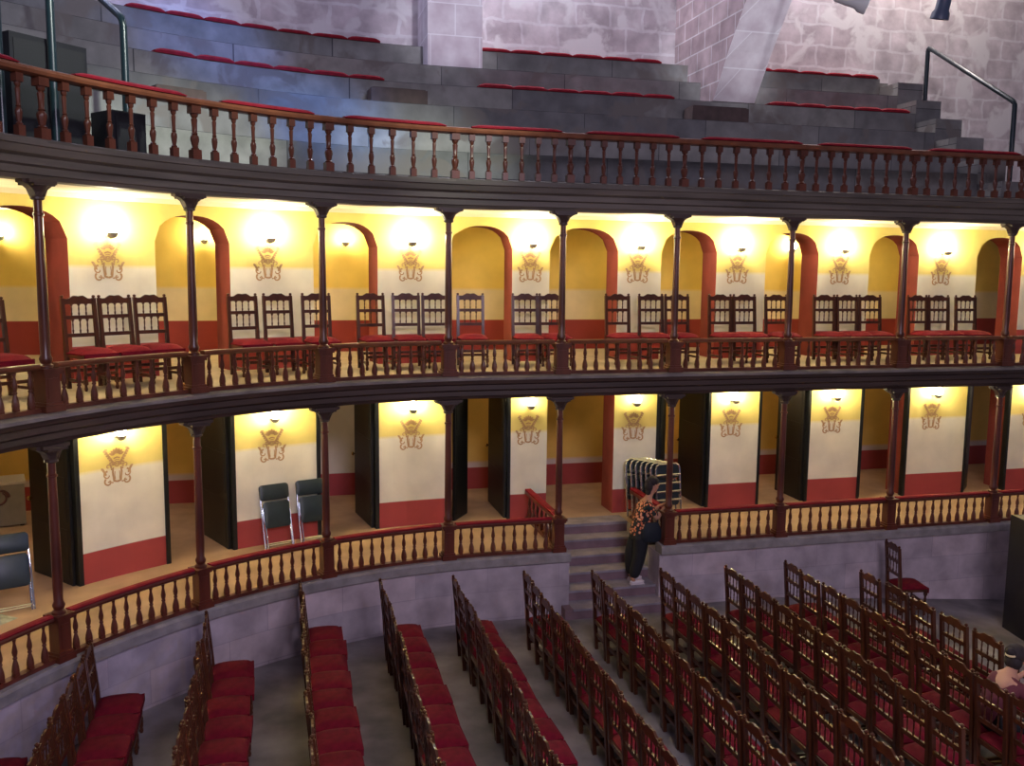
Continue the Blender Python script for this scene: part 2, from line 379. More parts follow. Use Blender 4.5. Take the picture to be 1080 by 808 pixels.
# walls with doorways, both tiers
def arch_z(u, u0, u1, zs, zt):
    x = (u - (u0+u1)/2)/((u1-u0)/2); x = max(-1, min(1, x))
    return zs + (zt - zs)*(1 - abs(x)**2.4)**(1/2.0)
def tier_wall(name, z0, z1, zs, zt, m_front, m_rev):
    """one continuous wall, pierced by the arched doorways"""
    b = MB(); us = []
    for i, (a, c) in enumerate(PIERS):
        b.use(0); b.sweep([(WOFF, z0), (WOFF, z1), (WOFF+WTH, z1), (WOFF+WTH, z0)], a, c, 0.22, caps=False)
        b.use(1)
        for e in (a, c):
            p = [pos(e, WOFF, z0), pos(e, WOFF+WTH, z0), pos(e, WOFF+WTH, z1), pos(e, WOFF, z1)]
            b.add(p, [(0,1,2,3)])
        if i + 1 < len(PIERS):
            d0, d1 = c, PIERS[i+1][0]; n = 14
            for k in range(n):
                ua, uc = d0 + (d1-d0)*k/n, d0 + (d1-d0)*(k+1)/n
                za, zc = arch_z(ua, d0, d1, zs, zt), arch_z(uc, d0, d1, zs, zt)
                b.use(0).add([pos(ua, WOFF, za), pos(uc, WOFF, zc), pos(uc, WOFF, z1), pos(ua, WOFF, z1)], [(0,1,2,3)])
                b.add([pos(ua, WOFF+WTH, za), pos(uc, WOFF+WTH, zc), pos(uc, WOFF+WTH, z1), pos(ua, WOFF+WTH, z1)], [(3,2,1,0)])
                b.use(1).add([pos(ua, WOFF, za), pos(uc, WOFF, zc), pos(uc, WOFF+WTH, zc), pos(ua, WOFF+WTH, za)], [(0,3,2,1)])
    me = b.build(name, [m_front, m_rev]); return struct(me)
tier_wall('wall_lower_tier', Z1, 3.42, 3.10, 3.30, M['wall1'], M['terracotta'])
tier_wall('wall_upper_tier', Z2, 6.13, 5.55, 5.92, M['wall2'], M['terracotta'])
# straight wall behind the corridors
for nm, z0, z1, mm in (('wall_lower_corridor', Z1, 3.42, M['back1']), ('wall_upper_corridor', Z2, 6.13, M['back2'])):
    b = MB(); b.box(-9.0, 0.15, TBACK, TBACK+0.3, z0, z1); b.box(1.75, 16, TBACK, TBACK+0.3, z0, z1); b.box(-9.3, -9.0, 4, TBACK+0.3, z0, z1)
    if 'lower' in nm: b.use(1).box(0.15, 1.75, TBACK-0.001, TBACK+0.3, z0, z1)
    else: b.box(0.15, 1.75, TBACK, TBACK+0.3, z0, z1)
    struct(b.build(nm, [mm, M['back1c']]))

# fascias (wooden mouldings along both balcony edges)
b = MB(); b.sweep([(0.20, 6.06), (-0.02, 6.06), (-0.04, 6.10), (-0.06, 6.11), (-0.06, 6.18), (-0.10, 6.20), (-0.10, 6.27), (-0.15, 6.30), (-0.17, 6.37), (-0.19, 6.38), (-0.19, 6.415), (0.20, 6.42)], -9.6, 12.4, 0.2)
struct(b.build('trim_gallery_fascia', M['fascia'], smooth=False))
b = MB(); b.sweep([(0.22, 3.355), (0.0, 3.355), (-0.02, 3.40), (-0.06, 3.41), (-0.06, 3.47), (-0.11, 3.50), (-0.11, 3.565), (-0.16, 3.59), (-0.18, 3.645), (0.20, 3.645)], -9.6, 12.4, 0.2)
struct(b.build('trim_tier_fascia', M['fascia2']))
b = MB(); b.sweep([(-0.20, 3.645), (-0.20, 3.68), (-0.17, 3.695), (0.20, 3.702), (0.20, 3.645)], -9.6, 12.4, 0.2)
struct(b.build('trim_tier_ledge', M['ledge']))
# thin cornice under the upper ceiling at the wall
b = MB(); b.sweep([(WOFF-0.05, 6.06), (WOFF-0.07, 6.12), (WOFF, 6.12), (WOFF, 6.06)], -9.6, 12.2, 0.3); struct(b.build('trim_upper_cornice', M['ceiling']))

# stepped gallery
def tz(k): return 6.13 + 0.45*k
def to(k): return 0.30 + 0.60*k
prof = [(0.15, 6.38), (0.15, 6.421), (to(1), 6.421)]
for k in range(1, 8):
    prof += [(to(k), tz(k)), (to(k+1) if k < 7 else 5.2, tz(k))]
prof += [(5.2, 6.38)]
def terrace(name, prof, u0, u1):
    b = MB(); us = frange(u0, u1, 0.3); n = len(prof)
    vs = [pos(u, o, z) for u in us for o, z in prof]; fs = []; uv = []
    for i in range(len(us)-1):
        for j in range(n):
            k = (j+1) % n; fs.append((i*n+j, (i+1)*n+j, (i+1)*n+k, i*n+k))
            (oa, za), (ob, zb) = prof[j], prof[k]
            if abs(za-zb) > abs(oa-ob): va, vb = za-6.13, zb-6.13
            else: va, vb = oa*0.6+0.1, ob*0.6+0.1
            uv.append([(us[i]+va*0.0, va), (us[i+1], va), (us[i+1], vb), (us[i], vb)])
    b.add(vs, fs, uv)
    for e in (0, len(us)-1):
        # end cap as vertical strips
        for j in range(2, n-2, 2):
            o0, zz0 = prof[j+1] if j+1 < n else prof[j]; 
        cap = [e*n + j for j in range(n)]; b.f.append(cap if e else cap[::-1]); b.mi.append(0); b.uv.append([(prof[j][0], prof[j][1]) for j in (range(n) if e else reversed(range(n)))])
    o = b.build(name, M['terrace']); return struct(o)
terrace('floor_gallery_terrace', prof, -4.75, 9.42)
pl = [(to(4), 6.42)]
for k in range(4, 8): pl += [(to(k), tz(k)), (to(k+1) if k < 7 else 5.2, tz(k))]
pl += [(5.2, 6.42)]
terrace('floor_gallery_terrace_left', pl, -9.4, -4.752)
b = MB()
for k, z, e in ((7, tz(7)-0.08, 9.62), (6, 9.10, 10.02), (5, 8.65, 10.0), (4, 8.20, 10.02), (3, 7.77, 10.03), (2, 7.3, 10.03), (1, 6.85, 10.03)):
    b.sweep([(to(k), 6.42), (to(k), z), (to(k+1) if k < 7 else 5.2, z), (to(k+1) if k < 7 else 5.2, 6.42)], 9.425, e, 0.7)
struct(b.build('trim_terrace_end', M['terrace']))
b = MB(); b.sweep([(0.15, 6.38), (0.15, 6.425), (5.2, 6.425), (5.2, 6.38)], 10.04, 19.0, 0.4); b.sweep([(0.15, 6.38), (0.15, 6.425), (2.69, 6.425), (2.69, 6.38)], -9.4, -4.76, 0.3)
struct(b.build('floor_gallery_landing', M['terrace']))
b = MB(); b.sweep([(5.15, 6.3), (5.15, 15.0), (5.5, 15.0), (5.5, 6.3)], -9.4, 19.0, 0.3)
struct(b.build('wall_gallery', M['gwall']))
# loose dark stone blocks on the terrace
for (u0, u1, k, h, lab) in ((-0.98, -0.30, 4, 0.24, 'low dark stone block on a gallery step left of upright pillar'),
                       (-3.55, -3.0, 3, 0.22, 'low dark stone block on a gallery step near the left railing'),
                       (4.55, 5.35, 4, 0.26, 'low dark stone block on a gallery step below the leaning pillar')):
    c = (u0+u1)/2; o_ = MB(); w = (u1-u0)/2*(1 + to(k)/R)
    o_.box(-w, w, -0.18, 0.18, 0, h); o_.box(-w+0.03, w-0.03, -0.15, 0.15, h, h+0.02)
    o = o_.build('stone_block', M['plinth']); o.location = pos(c, to(k)+0.3, tz(k)); o.rotation_euler = (0,0,rot(c)); tag(o, lab, 'stone block')

# upright pillar and leaning rib of the vault
root = tag(empty('stone_pillar', pos(0.245, 3.95, tz(6)-0.45+0.45), rot(0.245)), 'upright pale ashlar pillar rising from the gallery steps on a dark plinth', 'pillar')
b = MB(); b.box(-0.50, 0.50, 0.0, 1.2, -0.16, 5.4); o = b.build('shaft', M['pillar'], root)
b = MB(); b.box(-0.49, 0.50, -0.02, 0.6, -0.44, -0.16); b.build('plinth', M['plinth'], root)
root = tag(empty('stone_arch_rib', pos(5.47, 3.35, tz(5)), 0), 'pale ashlar arch rib leaning out over the gallery seats', 'arch rib')
fr = [(0.0, 0.02), (-0.55, 0.8), (-1.25, 1.65), (-2.1, 2.5), (-3.2, 3.4), (-4.5, 4.1)]
b = MB(); vs = []; fs = []
for x in (-0.43, 0.43):
    for (y, z) in fr: vs += [(x, y, z), (x, 1.8, z)]
n = len(fr)*2
for i in range(len(fr)-1):
    a = 2*i
    fs += [(a, a+1, a+3, a+2), (n+a, n+a+2, n+a+3, n+a+1), (a, a+2, n+a+2, n+a)]
fs += [(0, n, n+1, 1), (n-2, n-1, 2*n-1, 2*n-2)]
b.add(vs, fs)
for q in range(0, 3*(len(fr)-1), 3): b.mi[q] = 1; b.mi[q+1] = 1     # rougher rosy stone on the flanks
b.build('rib', [M['pillar'], M['flank']], root)
b = MB(); b.box(-0.44, 0.44, -0.01, 0.3, 0.0, 0.02); b.build('footing', M['plinth'], root)

# ------------------------------------------------------------------ columns
def column(tier):
    low = tier == 1; zb = Z1 if low else Z2; ph = 0.51 if low else 0.45; H = 2.355 if low else 2.36
    r = empty('column', (0,0,0)); w = 0.076 if low else 0.088
    b = MB(); b.box(-w-0.03, w+0.03, -w-0.03, w+0.03, 0, 0.07); b.box(-w-0.012, w+0.012, -w-0.012, w+0.012, 0.07, 0.10); b.box(-w, w, -w, w, 0.10, ph-0.06)
    b.box(-w+0.03, w-0.03, -w-0.008, -w, 0.14, ph-0.10)
    b.box(-w-0.02, w+0.02, -w-0.02, w+0.02, ph-0.06, ph-0.03); b.box(-w-0.035, w+0.035, -w-0.035, w+0.035, ph-0.03, ph+0.005)
    b.build('pedestal', M['woodlow' if low else 'wood'], r)
    pr = [(0.074, ph+0.004), (0.074, ph+0.03), (0.05, ph+0.05), (0.062, ph+0.08), (0.066, ph+0.10), (0.048, ph+0.14), (0.052, ph+0.3), (0.049, ph+0.8),
          (0.043, H-0.36), (0.054, H-0.35), (0.054, H-0.33), (0.042, H-0.32), (0.042, H-0.2)]
    b = MB(); b.lathe(pr, n=14); b.build('shaft', M['woodlow' if low else 'wood'], r, smooth=True)
    b = MB(); b.lathe([(0.052, H-0.2), (0.068, H-0.19), (0.068, H-0.17), (0.056, H-0.16), (0.07, H-0.12), (0.10, H-0.075), (0.11, H-0.06)], n=14)
    b.box(-0.12, 0.12, -0.12, 0.12, H-0.06, H-0.035); b.box(-0.16, 0.16, -0.10, 0.10, H-0.035, H)
    # scrolled brackets either side
    for sgn in (-1, 1):
        vs = []; 
        for y in (-0.05, 0.05):
            vs += [(sgn*0.05, y, H-0.17), (sgn*0.09, y, H-0.09), (sgn*0.14, y, H-0.055), (sgn*0.20, y, H-0.035), (sgn*0.20, y, H-0.005), (sgn*0.05, y, H-0.005)]
        b.add(vs, [tuple(range(6)), tuple(reversed(range(6, 12)))] + [(i, (i+1) % 6, 6+(i+1) % 6, 6+i) for i in range(6)])
    b.build('capital', M['fascia2'], r)
    register(r); return r
pos_name = ['at far left edge beyond the frame', 'at the left edge of the picture']
for tier, zb in ((1, Z1), (2, Z2)):
    proto = column(tier); used = False
    for i, u in enumerate(COLS):
        if i == 0: continue
        o = place(proto, used, pos(u, 0, zb), rot(u)); used = True
        where = 'lower' if tier == 1 else 'upper'
        if i == 5 and tier == 1: lab = 'slender red-brown wooden column left of the stone stair, lower tier'
        elif i == 6 and tier == 1: lab = 'slender red-brown wooden column right of the stone stair, beside the leaning woman'
        elif i == 10: lab = 'slender brown wooden column beyond the right edge, %s tier' % where
        else: lab = 'slender brown turned wooden column on pedestal, %s from the left in the %s tier' % (ORD[i], where)
        tag(o, lab, 'column', 'columns of the %s tier' % where)

# ------------------------------------------------------------------ balustrades
def baluster_low():
    b = MB(); b.box(-0.026, 0.026, -0.026, 0.026, 0, 0.03)
    b.lathe([(0.036, 0.03), (0.040, 0.06), (0.034, 0.11), (0.022, 0.155), (0.016, 0.175), (0.024, 0.185), (0.024, 0.195), (0.017, 0.205), (0.026, 0.235), (0.029, 0.26), (0.022, 0.30), (0.014, 0.34), (0.014, 0.36), (0.020, 0.385), (0.020, 0.40)], n=8)
    return b
def baluster_high(big=False):
    k = 1.45 if big else 1.0
    b = MB(); b.box(-0.038*k, 0.038*k, -0.038*k, 0.038*k, 0, 0.11); b.box(-0.040*k, 0.040*k, -0.040*k, 0.040*k, 0.525, 0.61)
    b.lathe([(0.030*k, 0.11), (0.036*k, 0.125), (0.022*k, 0.14), (0.030*k, 0.19), (0.036*k, 0.23), (0.034*k, 0.26), (0.020*k, 0.285), (0.028*k, 0.295), (0.020*k, 0.31), (0.022*k, 0.40), (0.026*k, 0.46), (0.018*k, 0.475), (0.028*k, 0.49), (0.030*k, 0.505), (0.034*k, 0.525)], n=8)
    return b
bl_low = baluster_low().build('baluster', M['woodlow'], smooth=True)
bl_mid = baluster_low().build('baluster', M['wood'], smooth=True)
bl_high = baluster_high().build('baluster', M['wood'], smooth=True)
nw_high = baluster_high(True).build('newel_post', M['wood'], smooth=True)
mesh_low, mesh_mid, mesh_high, mesh_newel = (o.data for o in (bl_low, bl_mid, bl_high, nw_high))
for o in (bl_low, bl_mid, bl_high, nw_high): D.objects.remove(o)
def put(name, me, root, u, off, z):
    o = D.objects.new(name, me); COL.objects.link(o); o.parent = root
    m = MATS[root.name].inverted() @ (Matrix.Translation(pos(u, off, z)) @ Matrix.Rotation(rot(u), 4, 'Z'))
    o.matrix_local = m; return o
def balustrade(u0, u1, z, n, me, low, label, group):
    uc = (u0+u1)/2; r = tag(empty('balustrade', pos(uc, 0, z), rot(uc)), label, 'balustrade', group)
    g = 0.11
    wd_ = M['woodlow'] if low else M['wood']
    b = MB(); b.sweep([(-0.045, z), (-0.045, z+0.045), (0.045, z+0.045), (0.045, z)], u0+g, u1-g, 0.15); b.build('bottom_rail', wd_, r, world=True)
    h = 0.445
    b = MB(); b.sweep([(-0.03, z+h-0.005), (-0.055, z+h+0.012), (-0.06, z+h+0.035), (-0.045, z+h+0.055), (0.045, z+h+0.055), (0.06, z+h+0.035), (0.055, z+h+0.012), (0.03, z+h-0.005)], u0+g, u1-g, 0.15)
    b.build('handrail', M['rail'] if not low else wd_, r, world=True)
    if low:
        b = MB(); b.sweep([(-0.05, z+h+0.055), (-0.055, z+h+0.07), (-0.03, z+h+0.085), (0.03, z+h+0.085), (0.055, z+h+0.07), (0.05, z+h+0.055)], u0+g, u1-g, 0.15)
        b.build('velvet_top', M['velvet'], r, world=True)
    for i in range(n):
        u = u0 + g + (u1-u0-2*g)*(i+0.5)/n
        put('baluster', me, r, u, 0, z+0.042)
    return r
NB1 = [9, 10, 10, 10, 9, 9, 10, 10, 11, 11]; NB2 = [9, 9, 9, 9, 9, 9, 9, 10, 10, 10]
for i in range(len(COLS)-1):
    a, c = COLS[i], COLS[i+1]
    nm = 'bay %s' % ORD[i+1]
    if not (a > 1.0 and c < 3.0):
        if i == 4: lab = 'lower balustrade section just left of the stone stair, red velvet top'
        elif i == 6: lab = 'lower balustrade section just right of the stone stair, red velvet top'
        else: lab = 'lower wooden balustrade section with red velvet top, %s from the left edge' % ORD[i+1 if i < 5 else i]
        balustrade(a, c, Z1, NB1[i], mesh_low, True, lab, 'balustrade sections of the lower tier')
    lab = 'upper tier turned wooden balustrade section, %s from the left edge' % ORD[i+1]
    balustrade(a, c, Z2, NB2[i], mesh_mid, False, lab, 'balustrade sections of the upper tier')
# gallery balustrade
GP = [-8.0, -5.93, -4.08, -2.29, -0.50, 1.19, 2.97, 4.93, 6.93, 9.0, 11.1]
GN = [7, 6, 6, 5, 6, 6, 6, 7, 7, 7]
PADS = {1: (-5.56, -4.2), 2: (-3.74, -2.5), 3: (-2.08, -0.64), 4: (-0.27, 1.05), 5: (1.42, 2.85), 6: (3.23, 4.89), 7: (5.19, 6.83), 8: (7.18, 8.9), 0: (-7.6, -6.2), 9: (9.3, 10.9)}
for i in range(len(GP)-1):
    u0, u1 = GP[i], GP[i+1]; uc = (u0+u1)/2; z = Z3
    r = tag(empty('balustrade', pos(uc, 0, z), rot(uc)), 'top gallery wooden balustrade section with red arm pad, %s from the left edge' % ORD[i+1], 'balustrade', 'balustrade sections of the top gallery')
    b = MB(); b.sweep([(-0.07, z-0.003), (-0.07, z+0.035), (-0.05, z+0.05), (0.05, z+0.05), (0.07, z+0.035), (0.07, z-0.003)], u0, u1, 0.15); b.build('bottom_rail', M['fascia'], r, world=True)
    b = MB(); b.sweep([(-0.04, z+0.655), (-0.075, z+0.675), (-0.085, z+0.705), (-0.07, z+0.735), (-0.03, z+0.75), (0.04, z+0.75), (0.08, z+0.72), (0.075, z+0.675), (0.04, z+0.655)], u0, u1, 0.15); b.build('handrail', M['rail'], r, smooth=True, world=True)
    p0, p1 = PADS[i]
    b = MB(); us = frange(p0, p1, 0.1); rs = []
    for k, u in enumerate(us):
        e = min(1, min(k, len(us)-1-k)/1.5 + 0.15); hh = 0.045*e**0.5
        rs.append([pos(u, o*(0.85+0.15*e), z+0.748+q*hh) for o, q in ((-0.07, 0), (-0.075, 0.5), (-0.05, 0.95), (0, 1.05), (0.05, 0.95), (0.075, 0.5), (0.07, 0))])
    b.rings(rs); b.build('arm_pad', M['velvet'], r, smooth=True, world=True)
    put('newel_post', mesh_newel, r, u0, 0, z+0.047)
    for k in range(GN[i]): put('baluster', mesh_high, r, u0 + (u1-u0)*(k+1)/(GN[i]+1), 0, z+0.047)
# short balustrades running back beside the stair
def side_rail(x, y0, y1, label):
    r = tag(empty('balustrade', (x, (y0+y1)/2, Z1)), label, 'balustrade'); z = Z1
    for nm, pr, mm in (('bottom_rail', (0, 0.045, 0.045), M['woodlow']), ('handrail', (0.44, 0.495, 0.055), M['woodlow']), ('velvet_top', (0.495, 0.525, 0.05), M['velvet'])):
        b = MB(); b.box(x-pr[2], x+pr[2], y0, y1, z+pr[0], z+pr[1]); b.build(nm, mm, r, world=True)
    n = 7
    for k in range(n):
        o = D.objects.new('baluster', mesh_low); COL.objects.link(o); o.parent = r; o.location = (0, y0-(y0+y1)/2 + (y1-y0)*(k+0.5)/n, 0.042)
side_rail(4.02, 12.90, 14.60, 'short balustrade running back from the column on left side of the stair')
side_rail(5.80, 12.95, 14.30, 'short balustrade running back beside the woman on right side of the stair')

# ------------------------------------------------------------------ black doors of the lower tier
def door_leaf(n, ujamb, ang, side, w=0.62, wid2=True):
    """tall black panelled leaf hung at a jamb, swung back into the corridor"""
    p = pos(ujamb, WOFF+0.06, Z1+0.005); r = rot(ujamb)
    e = empty('door_%d' % n, p, r + ang); e['kind'] = 'structure'
    b = MB(); b.box(0, w, -0.02, 0.02, 0.0, 2.24)
    for z0, z1 in ((0.1, 0.75), (0.85, 1.45), (1.55, 2.12)):
        for sy in (-1, 1):
            b.box(0.07, w-0.07, sy*0.02 - (0.006 if sy < 0 else 0), sy*0.02 + (0.006 if sy > 0 else 0), z0, z1)
    b.build('panel', M['black'], e)
    b = MB(); b.lathe([(0.012, 0.0), (0.012, 0.02), (0.028, 0.03), (0.032, 0.05), (0.02, 0.065)], n=8, ax=Matrix.Translation((w-0.05, 0.02, 1.05)) @ Matrix.Rotation(-PI/2, 4, 'X'))
    b.build('door_knob', M['brass'], e)
    return e
dn = 1
for k in range(1, len(PIERS)):
    ul = PIERS[k-1][1]; ur = PIERS[k][0]
    if k == 6: continue      # plain doorway at the head of the stair
    # frame posts
    b = MB()
    for uu, s in ((ul, 1), (ur, -1)):
        b.sweep([(WOFF-0.015, Z1), (WOFF-0.015, 3.34), (WOFF+0.10, 3.34), (WOFF+0.10, Z1)], min(uu, uu+s*0.05), max(uu, uu+s*0.05), 0.1)
    struct(b.build('trim_%d' % k, M['black']))
    if k in (2, 3, 4, 5, 7, 8):
        wl = {2: 1.0, 3: 1.18, 4: 1.05, 5: 1.2, 7: 1.05, 8: 0.9}[k]
        door_leaf(dn, ur-0.075, PI/2, 1, w=wl); dn += 1
    if k in (5, 7, 9, 1): door_leaf(dn, ul+0.09, {5: 0.95, 7: 1.0, 9: 1.15, 1: 1.2}[k], -1, w=0.55); dn += 1
    if k == 10: door_leaf(dn, ul+0.09, 0.75, -1, w=0.55); dn += 1

# ------------------------------------------------------------------ wall sconces
def sconce(mglobe):
    r = empty('wall_sconce')
    b = MB(); b.lathe([(0.012, -0.075), (0.03, -0.07), (0.055, -0.05), (0.066, -0.02), (0.070, 0.0), (0.064, 0.004), (0.06, -0.025), (0.02, -0.05)], n=16); b.build('bowl', M['bowl'], r, smooth=True)
    b = MB(); b.tube([(0, 0, -0.06), (0, 0.06, -0.075), (0, 0.12, -0.04), (0, 0.155, -0.02)], 0.010); b.lathe([(0.045, 0.0), (0.045, 0.012), (0.02, 0.022)], n=12, ax=Matrix.Translation((0, 0.158, -0.02)) @ Matrix.Rotation(PI/2, 4, 'X')); b.build('bracket', M['bowl'], r)
    b = MB(); b.lathe([(0.015, -0.01), (0.045, 0.005), (0.06, 0.035), (0.062, 0.065), (0.05, 0.10), (0.025, 0.122), (0.004, 0.126)], n=14); g = b.build('lamp_globe', mglobe, r, smooth=True); g['label'] = 'glowing warm white globe'
    register(r); return r
SU = [-6.1, -4.25, -2.45, -0.68, 1.13, 3.03, 4.90, 6.95, 9.10, 11.4]
pu, pl_, pd = sconce(M['globe_up']), sconce(M['globe_low']), sconce(M['globe_dim'])
used = {}
for i, u in enumerate(SU):
    o = place(pu, used.get('u'), pos(u, WOFF-0.16, 5.64), rot(u)); used['u'] = 1
    tag(o, 'lit bowl sconce on the upper tier wall, %s from the left edge' % ORD[i] if i else 'lit bowl sconce on the upper tier wall beyond the left edge', 'wall lamp', 'upper tier sconces')
    dim = i in (4, 5)
    o = place(pd if dim else pl_, used.get('d' if dim else 'l'), pos(u, WOFF-0.16, 2.97), rot(u)); used['d' if dim else 'l'] = 1
    tag(o, 'softly lit sconce on the lower pier %s of the stair doorway' % ('left' if i == 4 else 'right') if dim else ('lit bowl sconce on the lower tier wall, %s from the left edge' % ORD[i] if i else 'lit bowl sconce on the lower tier wall beyond the left edge'), 'wall lamp', 'lower tier sconces')
pc = sconce(M['globe_corr']); u_c = False
for j, (x, z) in enumerate(((-4.45, 5.68), (-1.25, 5.68), (1.16, 5.68), (10.15, 5.7))):
    o = place(pc, u_c, (x, TBACK-0.16, z), 0); u_c = True
    tag(o, 'lit bowl sconce on the rear corridor wall seen through upper arch, %s from the left' % ORD[j+1], 'wall lamp', 'corridor sconces')
pl2 = sconce(M['globe_dim']); u_c = False  # hidden sconces added to brighten the lower corridor
for j, (x, z) in enumerate(((-6.0, 3.0), (7.9, 3.0))):
    o = place(pl2, u_c, (x, TBACK-0.16, z), 0); u_c = True
    tag(o, 'soft sconce added out of sight on the lower corridor wall, %s side' % ('left', 'right')[j], 'wall lamp')

# ------------------------------------------------------------------ stencilled ornaments
def stencil():
    b = MB()
    def ribbon(pts, ws):
        pts = [Vector((p[0], 0, p[1])) for p in pts]; L_, R_ = [], []
        for i, p in enumerate(pts):
            d = (pts[min(i+1, len(pts)-1)] - pts[max(i-1, 0)]).normalized(); nrm = Vector((-d.z, 0, d.x)); w = ws[i] if isinstance(ws, (list, tuple)) else ws
            w = w*1.3; L_.append(p + nrm*w); R_.append(p - nrm*w)
        n = len(pts); vs = [v + Vector((0, -0.004, 0)) for v in L_ + R_] + L_ + R_
        fs = []
        for i in range(n-1):
            fs += [(i, i+1, n+i+1, n+i), (2*n+i, 3*n+i, 3*n+i+1, 2*n+i+1), (i, 2*n+i, 2*n+i+1, i+1), (n+i, n+i+1, 3*n+i+1, 3*n+i)]
        b.add(vs, fs)
    def leaf(cx, cz, ang, ln, wd2):
        c, s = math.cos(ang), math.sin(ang)
        pts = [(cx + c*ln*t, cz + s*ln*t) for t in (-0.5, -0.25, 0, 0.25, 0.5)]
        ribbon(pts, [0.003, wd2*1.1, wd2*1.35, wd2*1.0, 0.002])
    def spiral(cx, cz, r0, r1, a0, a1, w0, w1, mir):
        n = 14; pts = []; ws = []
        for i in range(n):
            t = i/(n-1); a = a0 + (a1-a0)*t; r_ = r0 + (r1-r0)*t
            pts.append((mir*(cx + r_*math.cos(a)), cz + r_*math.sin(a))); ws.append(w0 + (w1-w0)*t)
        ribbon(pts, ws)
    for m in (-1, 1):
        for k in range(7):                       # leafy horns leaning outwards
            t = k/6; x, z = 0.045 + 0.115*t, 0.05 + 0.19*t
            leaf(m*x, z, PI/2 - m*0.15, 0.045, 0.010); leaf(m*(x+0.012), z-0.012, (0.35 if m > 0 else PI-0.35), 0.034, 0.008)
        spiral(0.145, 0.245, 0.022, 0.008, -0.4, 3.6, 0.003, 0.006, m)
        spiral(0.135, -0.10, 0.060, 0.020, 1.6, -3.2, 0.010, 0.004, m)    # big side scrolls
        spiral(0.125, -0.19, 0.058, 0.022, 0.9, 5.2-PI*3, 0.010, 0.005, m)
        spiral(0.120, 0.015, 0.038, 0.012, 3.6, -1.8, 0.006, 0.004, m)
        for k in range(4): leaf(m*(0.165 + 0.012*k), -0.075 + 0.022*k, PI/2 - m*(0.5+0.15*k), 0.055, 0.009)
        ribbon([(m*0.052, 0.0), (m*0.062, -0.06), (m*0.056, -0.12), (m*0.045, -0.185), (m*0.0, -0.20)], [0.006, 0.010, 0.009, 0.012, 0.010])
        ribbon([(m*0.032, -0.055), (m*0.036, -0.11), (m*0.030, -0.165)], 0.004)
        spiral(0.03, 0.05, 0.030, 0.010, 0.0, 4.5, 0.005, 0.004, m)
        for k in range(4): leaf(m*(0.075+0.006*k), -0.02+0.028*k, PI/2 + m*0.5, 0.03, 0.007)
        for k in range(3):
            a = 0.4 + 0.42*k; leaf(m*0.055*math.sin(a)*1.3, 0.165+0.055*math.cos(a), PI/2 - m*a, 0.075, 0.011)
        for k in range(3): leaf(m*(0.07+0.025*k), -0.205+0.006*k, 0.3*m, 0.03, 0.006)
    leaf(0, 0.225, PI/2, 0.085, 0.012)
    ribbon([(-0.045, 0.12), (0, 0.135), (0.045, 0.12)], 0.007); ribbon([(-0.035, 0.095), (0, 0.105), (0.035, 0.095)], 0.004)
    n = 16; ribbon([(0.034*math.cos(2*PI*i/n), 0.045+0.034*math.sin(2*PI*i/n)) for i in range(n+1)], 0.005)
    n = 10; ribbon([(0.014*math.cos(2*PI*i/n), 0.045+0.014*math.sin(2*PI*i/n)) for i in range(n+1)], 0.004)
    return b.build('wall_stencil', M['stencil'])
st0 = stencil(); us_ = False
for tier, zc in ((2, 5.255), (1, 2.515)):
    for i, u in enumerate(SU):
        if us_: o = st0.copy(); COL.objects.link(o)
        else: o = st0; us_ = True
        o.location = pos(u, WOFF-0.0005, zc); o.rotation_euler = (0, 0, rot(u))
        lab = 'brown stencilled scroll ornament on the %s tier pier, %s the left edge' % ('upper' if tier == 2 else 'lower', ORD[i] + ' from' if i else 'beyond')
        tag(o, lab, 'wall ornament', 'stencilled ornaments of the %s tier' % ('upper' if tier == 2 else 'lower'))

